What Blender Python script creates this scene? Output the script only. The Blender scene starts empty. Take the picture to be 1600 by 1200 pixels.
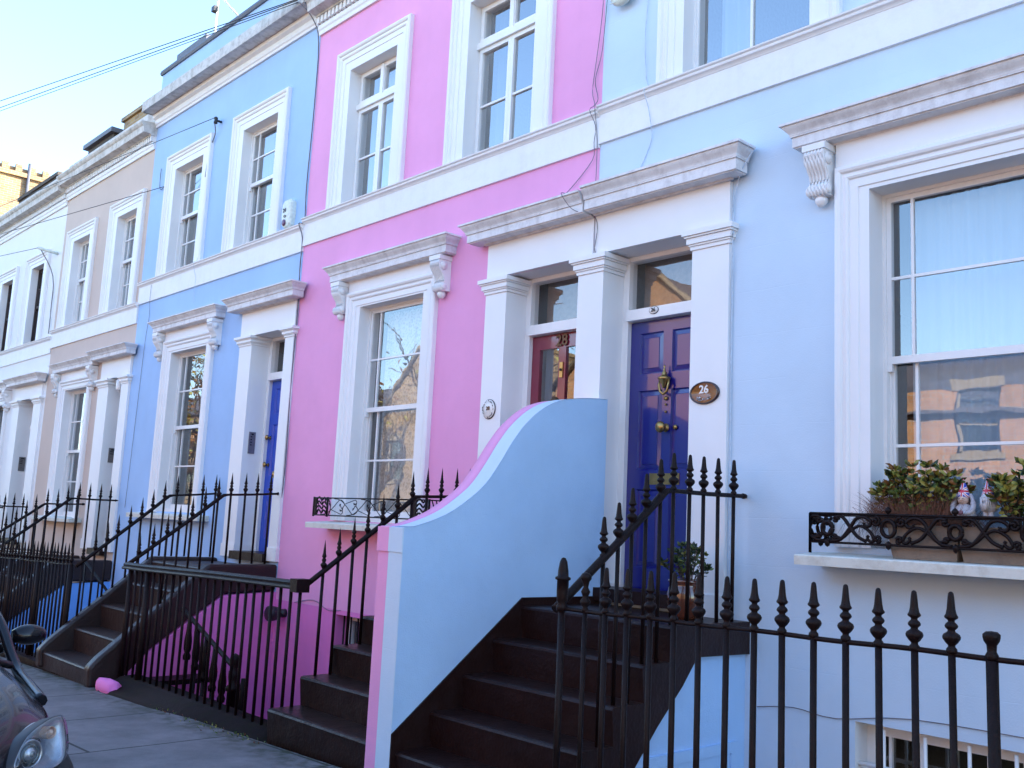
import bpy, math, random
from mathutils import Vector, Matrix, noise
random.seed(7)
S = bpy.context.scene
COL = S.collection
R = math.radians

# ------------------------------------------------------------------ materials
def nt(name):
    m = bpy.data.materials.new(name); m.use_nodes = True
    t = m.node_tree; t.nodes.clear()
    out = t.nodes.new('ShaderNodeOutputMaterial')
    return m, t, out

def N(t, kind, **kw):
    n = t.nodes.new(kind)
    for k, v in kw.items():
        if k.startswith('i_'): n.inputs[k[2:].replace('_', ' ')].default_value = v
        else: setattr(n, k, v)
    return n

def paint(name, col, rough=.7, bump=.15, grain=90., var=.06, grime=0., grimecol=(.22, .19, .19), joints=False, coat=0., spec=.5, streak=0., metal=0., gscale=7.):
    """painted / plastered surface: colour wander, fine grain, optional grime"""
    m, t, out = nt(name)
    b = N(t, 'ShaderNodeBsdfPrincipled'); t.links.new(b.outputs[0], out.inputs[0])
    b.inputs['Roughness'].default_value = rough
    b.inputs['Metallic'].default_value = metal
    b.inputs['Specular IOR Level'].default_value = spec
    b.inputs['Coat Weight'].default_value = coat
    b.inputs['Coat Roughness'].default_value = .06
    tc = N(t, 'ShaderNodeNewGeometry')
    P = tc.outputs['Position']
    n1 = N(t, 'ShaderNodeTexNoise'); n1.inputs['Scale'].default_value = 1.3; n1.inputs['Detail'].default_value = 6; n1.inputs['Roughness'].default_value = .6
    t.links.new(P, n1.inputs['Vector'])
    mr = N(t, 'ShaderNodeMapRange'); mr.inputs[1].default_value = .3; mr.inputs[2].default_value = .7
    mr.inputs[3].default_value = 1 - var; mr.inputs[4].default_value = 1 + var
    t.links.new(n1.outputs['Fac'], mr.inputs[0])
    hs = N(t, 'ShaderNodeVectorMath', operation='SCALE'); hs.inputs[0].default_value = col[:3]
    t.links.new(mr.outputs[0], hs.inputs['Scale'])
    c = hs.outputs[0]
    if streak > 0:
        mp = N(t, 'ShaderNodeMapping'); mp.inputs['Scale'].default_value = (9, 9, .5); t.links.new(P, mp.inputs[0])
        n3 = N(t, 'ShaderNodeTexNoise'); n3.inputs['Scale'].default_value = 1; n3.inputs['Detail'].default_value = 5; t.links.new(mp.outputs[0], n3.inputs['Vector'])
        r3 = N(t, 'ShaderNodeMapRange'); r3.inputs[1].default_value = .5; r3.inputs[2].default_value = .75; r3.inputs[3].default_value = 0; r3.inputs[4].default_value = streak
        t.links.new(n3.outputs['Fac'], r3.inputs[0])
        mx = N(t, 'ShaderNodeMix', data_type='RGBA'); t.links.new(r3.outputs[0], mx.inputs[0]); t.links.new(c, mx.inputs[6]); mx.inputs[7].default_value = (*grimecol, 1)
        c = mx.outputs[2]
    if grime > 0:
        n2 = N(t, 'ShaderNodeTexNoise'); n2.inputs['Scale'].default_value = gscale; n2.inputs['Detail'].default_value = 9; n2.inputs['Roughness'].default_value = .75
        t.links.new(P, n2.inputs['Vector'])
        r2 = N(t, 'ShaderNodeMapRange'); r2.inputs[1].default_value = .47; r2.inputs[2].default_value = .72; r2.inputs[3].default_value = 0; r2.inputs[4].default_value = grime
        t.links.new(n2.outputs['Fac'], r2.inputs[0])
        mx = N(t, 'ShaderNodeMix', data_type='RGBA'); t.links.new(r2.outputs[0], mx.inputs[0]); t.links.new(c, mx.inputs[6]); mx.inputs[7].default_value = (*grimecol, 1)
        c = mx.outputs[2]
    t.links.new(c, b.inputs['Base Color'])
    g = N(t, 'ShaderNodeTexNoise'); g.inputs['Scale'].default_value = grain; g.inputs['Detail'].default_value = 3; t.links.new(P, g.inputs['Vector'])
    g2 = N(t, 'ShaderNodeTexNoise'); g2.inputs['Scale'].default_value = 5; g2.inputs['Detail'].default_value = 2; t.links.new(P, g2.inputs['Vector'])
    ad = N(t, 'ShaderNodeMath', operation='MULTIPLY_ADD'); ad.inputs[1].default_value = 3.5
    t.links.new(g2.outputs['Fac'], ad.inputs[0]); t.links.new(g.outputs['Fac'], ad.inputs[2])
    h = ad.outputs[0]
    if joints:   # hairline courses ruled into the stucco
        sp = N(t, 'ShaderNodeSeparateXYZ'); t.links.new(P, sp.inputs[0])
        wn = N(t, 'ShaderNodeMath', operation='MULTIPLY_ADD'); wn.inputs[1].default_value = .02; t.links.new(g2.outputs['Fac'], wn.inputs[0]); t.links.new(sp.outputs[2], wn.inputs[2])
        md = N(t, 'ShaderNodeMath', operation='PINGPONG'); md.inputs[1].default_value = .165; t.links.new(wn.outputs[0], md.inputs[0])
        rr = N(t, 'ShaderNodeMapRange'); rr.inputs[1].default_value = 0; rr.inputs[2].default_value = .004; rr.inputs[3].default_value = -2.2; rr.inputs[4].default_value = 0
        t.links.new(md.outputs[0], rr.inputs[0])
        n4 = N(t, 'ShaderNodeTexNoise'); n4.inputs['Scale'].default_value = 1.6; t.links.new(P, n4.inputs['Vector'])
        m4 = N(t, 'ShaderNodeMapRange'); m4.inputs[1].default_value = .42; m4.inputs[2].default_value = .6; t.links.new(n4.outputs['Fac'], m4.inputs[0])
        mu = N(t, 'ShaderNodeMath', operation='MULTIPLY'); t.links.new(rr.outputs[0], mu.inputs[0]); t.links.new(m4.outputs[0], mu.inputs[1])
        a2 = N(t, 'ShaderNodeMath', operation='ADD'); t.links.new(h, a2.inputs[0]); t.links.new(mu.outputs[0], a2.inputs[1]); h = a2.outputs[0]
    bp = N(t, 'ShaderNodeBump'); bp.inputs['Strength'].default_value = bump; bp.inputs['Distance'].default_value = .01
    t.links.new(h, bp.inputs['Height']); t.links.new(bp.outputs[0], b.inputs['Normal'])
    return m

def brick(name, c1, c2, mortar=(.36, .33, .29), scale=1., patch=.35, sooty=(.08, .065, .055)):
    m, t, out = nt(name)
    b = N(t, 'ShaderNodeBsdfPrincipled'); t.links.new(b.outputs[0], out.inputs[0]); b.inputs['Roughness'].default_value = .9
    g = N(t, 'ShaderNodeNewGeometry')
    sp = N(t, 'ShaderNodeSeparateXYZ'); t.links.new(g.outputs['Position'], sp.inputs[0])
    ad = N(t, 'ShaderNodeMath', operation='ADD'); t.links.new(sp.outputs[0], ad.inputs[0]); t.links.new(sp.outputs[1], ad.inputs[1])
    cb = N(t, 'ShaderNodeCombineXYZ'); t.links.new(ad.outputs[0], cb.inputs[0]); t.links.new(sp.outputs[2], cb.inputs[1])
    br = N(t, 'ShaderNodeTexBrick'); t.links.new(cb.outputs[0], br.inputs['Vector'])
    br.inputs['Color1'].default_value = (*c1, 1); br.inputs['Color2'].default_value = (*c2, 1); br.inputs['Mortar'].default_value = (*mortar, 1)
    br.inputs['Scale'].default_value = scale; br.inputs['Mortar Size'].default_value = .006; br.inputs['Brick Width'].default_value = .225; br.inputs['Row Height'].default_value = .075
    br.inputs['Bias'].default_value = -.1
    n = N(t, 'ShaderNodeTexNoise'); n.inputs['Scale'].default_value = 1.7; n.inputs['Detail'].default_value = 8; t.links.new(g.outputs['Position'], n.inputs['Vector'])
    r2 = N(t, 'ShaderNodeMapRange'); r2.inputs[1].default_value = .45; r2.inputs[2].default_value = .75; r2.inputs[4].default_value = patch; t.links.new(n.outputs['Fac'], r2.inputs[0])
    mx = N(t, 'ShaderNodeMix', data_type='RGBA'); t.links.new(r2.outputs[0], mx.inputs[0]); t.links.new(br.outputs['Color'], mx.inputs[6]); mx.inputs[7].default_value = (*sooty, 1)
    t.links.new(mx.outputs[2], b.inputs['Base Color'])
    bp = N(t, 'ShaderNodeBump'); bp.inputs['Strength'].default_value = .5; bp.inputs['Distance'].default_value = .02; t.links.new(br.outputs['Fac'], bp.inputs['Height']); bp.invert = True
    t.links.new(bp.outputs[0], b.inputs['Normal'])
    return m

def glass(name, f0=.2, wob=.02, tint=(.90, .93, .95)):
    """thin pane: clear with a Schlick reflection that is the same from both faces"""
    m, t, out = nt(name)
    g = N(t, 'ShaderNodeNewGeometry')
    n = N(t, 'ShaderNodeTexNoise'); n.inputs['Scale'].default_value = 2.2; n.inputs['Detail'].default_value = 2; t.links.new(g.outputs['Position'], n.inputs['Vector'])
    bp = N(t, 'ShaderNodeBump'); bp.inputs['Strength'].default_value = wob; bp.inputs['Distance'].default_value = .2; t.links.new(n.outputs['Fac'], bp.inputs['Height'])
    gl = N(t, 'ShaderNodeBsdfGlossy'); gl.inputs['Roughness'].default_value = .006; t.links.new(bp.outputs[0], gl.inputs['Normal'])
    tr = N(t, 'ShaderNodeBsdfTransparent'); tr.inputs[0].default_value = (*tint, 1)
    dt = N(t, 'ShaderNodeVectorMath', operation='DOT_PRODUCT'); t.links.new(g.outputs['Normal'], dt.inputs[0]); t.links.new(g.outputs['Incoming'], dt.inputs[1])
    ab = N(t, 'ShaderNodeMath', operation='ABSOLUTE'); t.links.new(dt.outputs['Value'], ab.inputs[0])
    on = N(t, 'ShaderNodeMath', operation='SUBTRACT'); on.inputs[0].default_value = 1; t.links.new(ab.outputs[0], on.inputs[1])
    pw = N(t, 'ShaderNodeMath', operation='POWER'); pw.inputs[1].default_value = 5; t.links.new(on.outputs[0], pw.inputs[0])
    ma = N(t, 'ShaderNodeMath', operation='MULTIPLY_ADD'); ma.inputs[1].default_value = 1-f0; ma.inputs[2].default_value = f0; t.links.new(pw.outputs[0], ma.inputs[0])
    mx = N(t, 'ShaderNodeMixShader'); t.links.new(ma.outputs[0], mx.inputs[0]); t.links.new(tr.outputs[0], mx.inputs[1]); t.links.new(gl.outputs[0], mx.inputs[2])
    t.links.new(mx.outputs[0], out.inputs[0])
    return m

def fabric(name, col, alpha=.75, lace=False):
    m, t, out = nt(name)
    d = N(t, 'ShaderNodeBsdfDiffuse'); d.inputs[0].default_value = (*col, 1)
    tl = N(t, 'ShaderNodeBsdfTranslucent'); tl.inputs[0].default_value = (*col, 1)
    a = N(t, 'ShaderNodeMixShader'); a.inputs[0].default_value = .35; t.links.new(d.outputs[0], a.inputs[1]); t.links.new(tl.outputs[0], a.inputs[2])
    tr = N(t, 'ShaderNodeBsdfTransparent')
    mx = N(t, 'ShaderNodeMixShader'); t.links.new(tr.outputs[0], mx.inputs[1]); t.links.new(a.outputs[0], mx.inputs[2])
    mx.inputs[0].default_value = alpha
    if lace:
        g = N(t, 'ShaderNodeNewGeometry')
        v = N(t, 'ShaderNodeTexVoronoi'); v.inputs['Scale'].default_value = 34; t.links.new(g.outputs['Position'], v.inputs['Vector'])
        n = N(t, 'ShaderNodeTexNoise'); n.inputs['Scale'].default_value = 11; n.inputs['Detail'].default_value = 4; t.links.new(g.outputs['Position'], n.inputs['Vector'])
        s = N(t, 'ShaderNodeMath', operation='ADD'); t.links.new(v.outputs['Distance'], s.inputs[0]); t.links.new(n.outputs['Fac'], s.inputs[1])
        r = N(t, 'ShaderNodeMapRange'); r.inputs[1].default_value = .6; r.inputs[2].default_value = 1.15; r.inputs[3].default_value = .62; r.inputs[4].default_value = 1.0; t.links.new(s.outputs[0], r.inputs[0])
        t.links.new(r.outputs[0], mx.inputs[0])
    t.links.new(mx.outputs[0], out.inputs[0])
    return m

def plain(name, col, rough=.6, metal=0., coat=0., emit=0):
    m, t, out = nt(name)
    b = N(t, 'ShaderNodeBsdfPrincipled'); t.links.new(b.outputs[0], out.inputs[0])
    g = N(t, 'ShaderNodeNewGeometry')
    n = N(t, 'ShaderNodeTexNoise'); n.inputs['Scale'].default_value = 25; n.inputs['Detail'].default_value = 5; t.links.new(g.outputs['Position'], n.inputs['Vector'])
    r = N(t, 'ShaderNodeMapRange'); r.inputs[1].default_value = .3; r.inputs[2].default_value = .7; r.inputs[3].default_value = .86; r.inputs[4].default_value = 1.14; t.links.new(n.outputs['Fac'], r.inputs[0])
    h = N(t, 'ShaderNodeVectorMath', operation='SCALE'); h.inputs[0].default_value = col; t.links.new(r.outputs[0], h.inputs['Scale'])
    t.links.new(h.outputs[0], b.inputs['Base Color'])
    b.inputs['Roughness'].default_value = rough; b.inputs['Metallic'].default_value = metal; b.inputs['Coat Weight'].default_value = coat; b.inputs['Coat Roughness'].default_value = .03
    return m

M = {}
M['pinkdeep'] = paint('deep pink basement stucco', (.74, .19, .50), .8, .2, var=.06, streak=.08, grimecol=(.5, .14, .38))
M['pink'] = paint('pink stucco', (.79, .33, .57), .75, .16, var=.05, streak=.06, grimecol=(.62, .25, .48))
M['pale'] = paint('pale blue stucco', (.54, .66, .78), .75, .14, var=.04, joints=True)
M['blue'] = paint('sky blue stucco', (.35, .52, .78), .75, .16, var=.05, streak=.08, grimecol=(.3, .4, .6))
M['beige'] = paint('beige stucco', (.58, .46, .39), .8, .16, var=.05)
M['whitew'] = paint('white stucco', (.78, .78, .78), .8, .16, var=.03)
M['white'] = paint('white masonry paint', (.80, .79, .79), .55, .06, 60, var=.03)
M['trim'] = paint('weathered white moulding', (.74, .72, .72), .65, .14, 70, var=.07, grime=.55, grimecol=(.34, .29, .29), streak=.35)
M['dirty'] = paint('dirty parapet paint', (.62, .60, .57), .85, .3, 60, var=.1, grime=.75, grimecol=(.23, .20, .16), streak=.5)
M['gloss'] = paint('white gloss joinery', (.80, .79, .78), .3, .03, 40, var=.03, grime=.12, grimecol=(.5, .46, .42))
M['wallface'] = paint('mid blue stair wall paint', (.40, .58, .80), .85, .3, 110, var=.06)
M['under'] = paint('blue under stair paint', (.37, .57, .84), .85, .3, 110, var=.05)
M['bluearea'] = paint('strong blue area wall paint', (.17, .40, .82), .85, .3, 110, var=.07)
M['step'] = paint('dark brown step paint', (.017, .006, .005), .40, .35, 45, var=.3, grime=.4, grimecol=(.028, .019, .021), gscale=11, spec=.22)
M['stone'] = paint('worn brown stone steps', (.030, .016, .014), .42, .4, 40, var=.3, grime=.5, grimecol=(.016, .012, .014), spec=.3)
M['iron'] = paint('black brown iron paint', (.008, .0035, .0035), .45, .35, 120, var=.3, grime=.5, grimecol=(.026, .010, .007), gscale=40, spec=.16)
M['lead'] = paint('slate grey lead', (.10, .105, .13), .6, .2, 40, var=.2)
M['slate'] = paint('roof slate', (.10, .09, .10), .7, .4, 30, var=.3)
M['dooru'] = paint('deep blue gloss door', (.004, .003, .16), .28, .04, 30, var=.06, coat=1.)
M['doorb'] = paint('bright blue door', (.004, .055, .46), .35, .06, 30, var=.06, coat=.3)
M['doorr'] = paint('burgundy gloss door', (.19, .005, .03), .28, .05, 30, var=.08, coat=.8)
M['darkdoor'] = paint('dark door', (.02, .02, .025), .4, .05, 30)
M['brownsash'] = paint('dark brown sash paint', (.045, .03, .03), .4, .05, 30)
M['dark'] = plain('room dark', (.02, .02, .022), .9)
M['room'] = plain('room wall', (.16, .15, .14), .9)
M['brass'] = plain('aged brass', (.42, .27, .10), .32, 1.)
M['bronze'] = plain('dark bronze', (.12, .07, .04), .45, .8)
M['glass'] = glass('window glass', .20, .006)
M['fanglass'] = glass('fanlight glass', .13, .006)
M['glass2'] = glass('upper window glass', .38, .006)
M['net'] = fabric('sheer net curtain', (.60, .72, .82), .86)
M['lace'] = fabric('lace curtain', (.80, .78, .75), .8, True)
M['voile'] = fabric('blue white curtain', (.62, .72, .80), .9)
M['drape'] = fabric('grey drape', (.17, .18, .20), .97)
M['fanglow'] = plain('cream blind', (.30, .20, .14), .8)  # warm colour standing in for the glow in the fanlights
M['cable'] = plain('grey cable', (.16, .15, .17), .6)
M['wcable'] = plain('painted cable', (.52, .60, .70), .6)
M['black'] = plain('black plastic', (.015, .014, .016), .45)
M['ybrick'] = brick('yellow stock brick', (.40, .27, .12), (.25, .15, .07), patch=.5)
M['rbrick'] = brick('orange brown brick', (.50, .25, .11), (.38, .18, .08), patch=.35)
M['dbrick'] = brick('dark grey brick', (.085, .07, .06), (.06, .05, .045), mortar=(.1, .09, .08), patch=.3)  # dark brick and mortar with random darker patches

# ------------------------------------------------------------------ mesh builder
BASE = {}
class MB:
    def __init__(s): s.v = []; s.f = []; s.m = []; s.s = []
    def quad(s, a, b, c, d, m=0, sm=False):
        k = len(s.v); s.v += [a, b, c, d]; s.f.append((k, k+1, k+2, k+3)); s.m.append(m); s.s.append(sm)
    def poly(s, pts, m=0, sm=False):
        k = len(s.v); s.v += list(pts); s.f.append(tuple(range(k, k+len(pts)))); s.m.append(m); s.s.append(sm)
    def box(s, x0, x1, y0, y1, z0, z1, m=0):
        k = len(s.v)
        s.v += [(x0, y0, z0), (x1, y0, z0), (x1, y1, z0), (x0, y1, z0), (x0, y0, z1), (x1, y0, z1), (x1, y1, z1), (x0, y1, z1)]
        for f in ((0, 3, 2, 1), (4, 5, 6, 7), (0, 1, 5, 4), (1, 2, 6, 5), (2, 3, 7, 6), (3, 0, 4, 7)):
            s.f.append(tuple(k+i for i in f)); s.m.append(m); s.s.append(False)
        return s
    def prismx(s, pts, x0, x1, m=0, sm=False, caps=True):   # pts (y,z)
        n = len(pts); k = len(s.v)
        s.v += [(x0, y, z) for y, z in pts] + [(x1, y, z) for y, z in pts]
        for i in range(n):
            j = (i+1) % n; s.f.append((k+i, k+j, k+n+j, k+n+i)); s.m.append(m); s.s.append(sm)
        if caps:
            s.f.append(tuple(k+i for i in reversed(range(n)))); s.m.append(m); s.s.append(False)
            s.f.append(tuple(k+n+i for i in range(n))); s.m.append(m); s.s.append(False)
        return s
    def prismy(s, pts, y0, y1, m=0, sm=False):   # pts (x,z)
        n = len(pts); k = len(s.v)
        s.v += [(x, y0, z) for x, z in pts] + [(x, y1, z) for x, z in pts]
        for i in range(n):
            j = (i+1) % n; s.f.append((k+i, k+j, k+n+j, k+n+i)); s.m.append(m); s.s.append(sm)
        s.f.append(tuple(k+i for i in range(n))); s.m.append(m); s.s.append(False)
        s.f.append(tuple(k+n+i for i in reversed(range(n)))); s.m.append(m); s.s.append(False)
        return s
    def loft(s, rings, m=0, closed=True, caps=True, sm=True):
        k = len(s.v); n = len(rings[0])
        for r in rings: s.v += [tuple(p) for p in r]
        for a in range(len(rings)-1):
            for i in range(n if closed else n-1):
                j = (i+1) % n
                s.f.append((k+a*n+i, k+a*n+j, k+(a+1)*n+j, k+(a+1)*n+i)); s.m.append(m); s.s.append(sm)
        if caps and closed:
            s.f.append(tuple(k+i for i in reversed(range(n)))); s.m.append(m); s.s.append(False)
            s.f.append(tuple(k+(len(rings)-1)*n+i for i in range(n))); s.m.append(m); s.s.append(False)
        return s
    def lathe(s, c, prof, n=8, m=0):
        rings = [[(c[0]+r*math.cos(2*math.pi*i/n), c[1]+r*math.sin(2*math.pi*i/n), c[2]+z) for i in range(n)] for r, z in prof]
        return s.loft(rings, m)
    def lathey(s, c, prof, n=12, m=0, sx=1., sz=1.):   # axis along -Y, prof (r, outward)
        rings = [[(c[0]+sx*r*math.cos(2*math.pi*i/n), c[1]-d, c[2]+sz*r*math.sin(2*math.pi*i/n)) for i in range(n)] for r, d in prof]
        return s.loft(rings, m)
    def tube(s, path, r, n=6, m=0):
        P = [Vector(p) for p in path]; rings = []
        up = Vector((0, 0, 1)); 
        for i, p in enumerate(P):
            d = (P[min(i+1, len(P)-1)] - P[max(i-1, 0)])
            if d.length < 1e-9: d = Vector((1, 0, 0))
            d.normalize()
            a = d.cross(up)
            if a.length < .05: a = d.cross(Vector((0, 1, 0)))
            a.normalize(); b = d.cross(a)
            rr = r[i] if isinstance(r, (list, tuple)) else r
            rings.append([p + a*rr*math.cos(2*math.pi*k/n) + b*rr*math.sin(2*math.pi*k/n) for k in range(n)])
        return s.loft(rings, m)
    def build(s, name, mats, parent=None, loc=None):
        base = Vector(BASE[parent.name]) if parent is not None else Vector(loc if loc else (0, 0, 0))
        me = bpy.data.meshes.new(name)
        me.from_pydata([(p[0]-base.x, p[1]-base.y, p[2]-base.z) for p in s.v], [], s.f)
        if not isinstance(mats, (list, tuple)): mats = [mats]
        for mm in mats: me.materials.append(mm)
        for p, mi, sm in zip(me.polygons, s.m, s.s): p.material_index = mi; p.use_smooth = sm
        me.validate(); 
        import bmesh
        bm = bmesh.new(); bm.from_mesh(me)
        bmesh.ops.remove_doubles(bm, verts=bm.verts, dist=.00005)
        bmesh.ops.recalc_face_normals(bm, faces=bm.faces); bm.to_mesh(me); bm.free(); me.update()
        o = bpy.data.objects.new(name, me); COL.objects.link(o)
        if parent is not None: o.parent = parent
        else: o.location = base
        BASE[o.name] = tuple(base)
        return o

def thing(name, label, cat, loc, group=None, kind=None):
    o = bpy.data.objects.new(name, None); COL.objects.link(o); o.location = loc; o.empty_display_size = .2
    BASE[o.name] = tuple(loc)
    return tag(o, label, cat, group, kind)
def tag(o, label=None, cat=None, group=None, kind=None):
    if label: o['label'] = label
    if cat: o['category'] = cat
    if group: o['group'] = group
    if kind: o['kind'] = kind
    return o

def catmull(pts, n=5):
    out = []
    P = [Vector(p) for p in pts]
    for i in range(len(P)-1):
        p0 = P[max(i-1, 0)]; p1 = P[i]; p2 = P[i+1]; p3 = P[min(i+2, len(P)-1)]
        for k in range(n):
            t = k/n
            out.append(tuple(.5*((2*p1)+(p2-p0)*t+(2*p0-5*p1+4*p2-p3)*t*t+(3*p1-p0-3*p2+p3)*t**3)))
    out.append(tuple(P[-1])); return out

# ------------------------------------------------------------------ architectural helpers
def moulding(mb, x0, x1, prof, y=0., m=0, left=True, right=True):
    """prof: (projection, z) from bottom to top; swept along X with mitred returns"""
    rings = []
    for d, z in prof:
        r = []
        r.append((x0-(d if left else 0), y, z)); r.append((x0-(d if left else 0), y-d, z))
        r.append((x1+(d if right else 0), y-d, z)); r.append((x1+(d if right else 0), y, z))
        rings.append(r)
    mb.loft(rings, m, closed=False, sm=False)

def archi(mb, X0, X1, Z0, Z1, prof, m=0, y=0.):
    """swept frame round an opening; prof: (inset from outer edge, outward projection)"""
    rings = [[(X0+t, y-d, Z0), (X0+t, y-d, Z1-t), (X1-t, y-d, Z1-t), (X1-t, y-d, Z0)] for t, d in prof]
    mb.loft(rings, m, closed=False, sm=False)

def wallmesh(mb, x0, x1, z0, z1, holes, y=0., m=0):
    xs = sorted({x0, x1, *[h[0] for h in holes], *[h[1] for h in holes]}); zs = sorted({z0, z1, *[h[2] for h in holes], *[h[3] for h in holes]})
    for i in range(len(xs)-1):
        for j in range(len(zs)-1):
            cx = (xs[i]+xs[i+1])/2; cz = (zs[j]+zs[j+1])/2
            if any(h[0] < cx < h[1] and h[2] < cz < h[3] for h in holes): continue
            if cx < x0 or cx > x1: continue
            mb.quad((xs[i], y, zs[j]), (xs[i+1], y, zs[j]), (xs[i+1], y, zs[j+1]), (xs[i], y, zs[j+1]), m)

CYMA = lambda z0, h, p0, p1, n=6: [(p0+(p1-p0)*(.5-.5*math.cos(math.pi*i/n)), z0+h*i/n) for i in range(n+1)]
def cornice_prof(z0, z1, p):
    h = z1-z0
    return [(0, z0-.012), (.03, z0-.012), (.035, z0), (p-.015, z0), (p-.015, z0+.008), (p, z0+.008), (p, z0+h*.42), (p+.012, z0+h*.42), (p+.012, z0+h*.47)] + CYMA(z0+h*.47, h*.36, p+.014, p+.055) + [(p+.07, z0+h*.83), (p+.07, z0+h*.92), (0, z1)]

def pleats(x0, x1, z0, z1, y, amp=.02, per=.09, m=0, seed=0, drop=0.):
    mb = MB(); n = int((x1-x0)/per*6)+4
    a = []; rnd = random.Random(seed)
    ph = rnd.random()*6
    for i in range(n+1):
        x = x0+(x1-x0)*i/n
        a.append((x, y+amp*math.sin(2*math.pi*x/per+ph+.9*math.sin(x*5+seed))*(.6+.4*math.sin(x*7.3+seed))))
    rings = [[(x, yy+.004*math.sin(z*3+x*20), z) for x, yy in a] for z in [z1+(z0-z1)*k/5 for k in range(6)]]
    mb.loft(rings, m, closed=False)
    return mb

def window(house, X0, X1, Z0, Z1, style='margin', aw=.24, ah=.19, joinery='gloss', curtain=None, gl='glass', cd=(), sill=None, hood=None, label=None, curt_seed=0, zmid=None, yf=None):
    """opening X0..X1, Z0..Z1"""
    J = M[joinery]; yf = yf if yf else (.14 if style == 'casement' else .12)
    w = MB()
    fw = .022
    w.box(X0, X0+fw, yf, yf+.12, Z0, Z1); w.box(X1-fw, X1, yf, yf+.12, Z0, Z1); w.box(X0+fw, X1-fw, yf, yf+.12, Z1-fw, Z1); w.box(X0+fw, X1-fw, yf-.03, yf+.12, Z0, Z0+.05)
    if style == 'margin':   # sash horns and parting beads
        zmm = zmid if zmid else (Z0+Z1)/2
        w.box(X0+fw, X0+fw+.012, yf+.045, yf+.055, Z0+.05, Z1-fw); w.box(X1-fw-.012, X1-fw, yf+.045, yf+.055, Z0+.05, Z1-fw)
    win = w.build('window', J, house)
    if label: win['label'] = label
    a = MB()
    archi(a, X0-aw, X1+aw, Z0, Z1+ah, [(0, 0), (0, .05), (.012, .062), (.028, .066), (.045, .058), (.055, .040), (.068, .040), (.082, .047), (.095, .040), (.10, .028), (min(aw, .14)+.02, .028), (min(aw, .14)+.025, .018), (ah-.02 if ah < aw else aw-.02, .018)] )
    # inner flat and reveal are separate because head and jamb widths differ
    t = ah-.02 if ah < aw else aw-.02
    a2 = [(X0-aw+t, -.018, Z0), (X0-aw+t, -.018, Z1+ah-t), (X1+aw-t, -.018, Z1+ah-t), (X1+aw-t, -.018, Z0)]
    b2 = [(X0, -.018, Z0), (X0, -.018, Z1), (X1, -.018, Z1), (X1, -.018, Z0)]
    c2 = [(X0, yf+.02, Z0), (X0, yf+.02, Z1), (X1, yf+.02, Z1), (X1, yf+.02, Z0)]
    a.loft([a2, b2, c2], closed=False, sm=False)
    a.build('architrave', M['white'], win)
    xi0, xi1, zi0, zi1 = X0+fw, X1-fw, Z0+.05, Z1-fw
    g = MB()
    if style == 'margin':
        zm = zmid if zmid else (zi0+zi1)/2
        st = .030
        for (za, zb, ya) in ((zm-.028, zi1, yf+.015), (zi0, zm+.02, yf+.058)):
            s = MB(); yb = ya+.034
            rb = .05 if za > zi0+.01 else .07; rt = .034
            s.box(xi0, xi0+st, ya, yb, za, zb); s.box(xi1-st, xi1, ya, yb, za, zb)
            s.box(xi0+st, xi1-st, ya, yb, za, za+rb); s.box(xi0+st, xi1-st, ya, yb, zb-rt, zb)
            zc = (za+rb+zb-rt)/2
            mw = .145
            for xm in (xi0+st+mw, xi1-st-mw):
                s.box(xm-.010, xm+.010, ya+.004, yb-.004, za+rb, zb-rt)
            xs = [xi0+st, xi0+st+mw-.010, xi0+st+mw+.010, xi1-st-mw-.010, xi1-st-mw+.010, xi1-st]
            for k in (0, 2, 4): s.box(xs[k], xs[k+1], ya+.005, yb-.005, zc-.010, zc+.010)
            if za > zi0+.01:   # horns
                s.box(xi0, xi0+.03, ya, yb-.004, za-.05, za); s.box(xi1-.03, xi1, ya, yb-.004, za-.05, za)
            so = s.build('sash', J, win)
            g.quad((xi0+st, ya+.017, za+rb), (xi1-st, ya+.017, za+rb), (xi1-st, ya+.017, zb-rt), (xi0+st, ya+.017, zb-rt))
    elif style == 'casement':
        zt = Z0+(Z1-Z0)*.74; xc = (X0+X1)/2; ya = yf-.01; yb = yf+.05
        s = MB(); s.box(X0+.0, X1, ya-.03, ya+.05, zt-.035, zt+.035); s.box(xc-.03, xc+.03, ya-.012, ya+.05, zt+.035, zi1); s.build('transom', J, win)
        for (xa, xb) in ((xi0, xc-.001), (xc+.001, xi1)):
            for (za, zb) in ((zi0, zt-.037), (zt+.037, zi1)):
                s = MB(); q = .042
                s.box(xa, xa+q, ya, yb, za, zb); s.box(xb-q, xb, ya, yb, za, zb); s.box(xa+q, xb-q, ya, yb, za, za+q); s.box(xa+q, xb-q, ya, yb, zb-q, zb)
                if za < zi0+.1:
                    zc = za+(zb-za)*.47; s.box(xa+q, xb-q, ya+.012, yb-.012, zc-.011, zc+.011)
                s.build('casement', J, win)
                g.quad((xa+q, ya+.03, za+q), (xb-q, ya+.03, za+q), (xb-q, ya+.03, zb-q), (xa+q, ya+.03, zb-q))
    elif style == 'slider':
        ya = yf+.01; xc = (xi0+xi1)/2-.02; s = MB()
        s.box(xi0, xi0+.02, ya, ya+.03, zi0, zi1); s.box(xi1-.02, xi1, ya, ya+.03, zi0, zi1); s.box(xc-.012, xc+.012, ya, ya+.03, zi0, zi1)
        s.box(xi0+.02, xc-.012, ya, ya+.03, zi0, zi0+.012); s.box(xc+.012, xi1-.02, ya, ya+.03, zi0, zi0+.012)
        s.build('sash', J, win)
        g.quad((xi0+.02, ya+.017, zi0+.01), (xi1-.02, ya+.017, zi0+.01), (xi1-.02, ya+.017, zi1), (xi0+.02, ya+.017, zi1))
    g.build('pane', M[gl], win)
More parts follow.
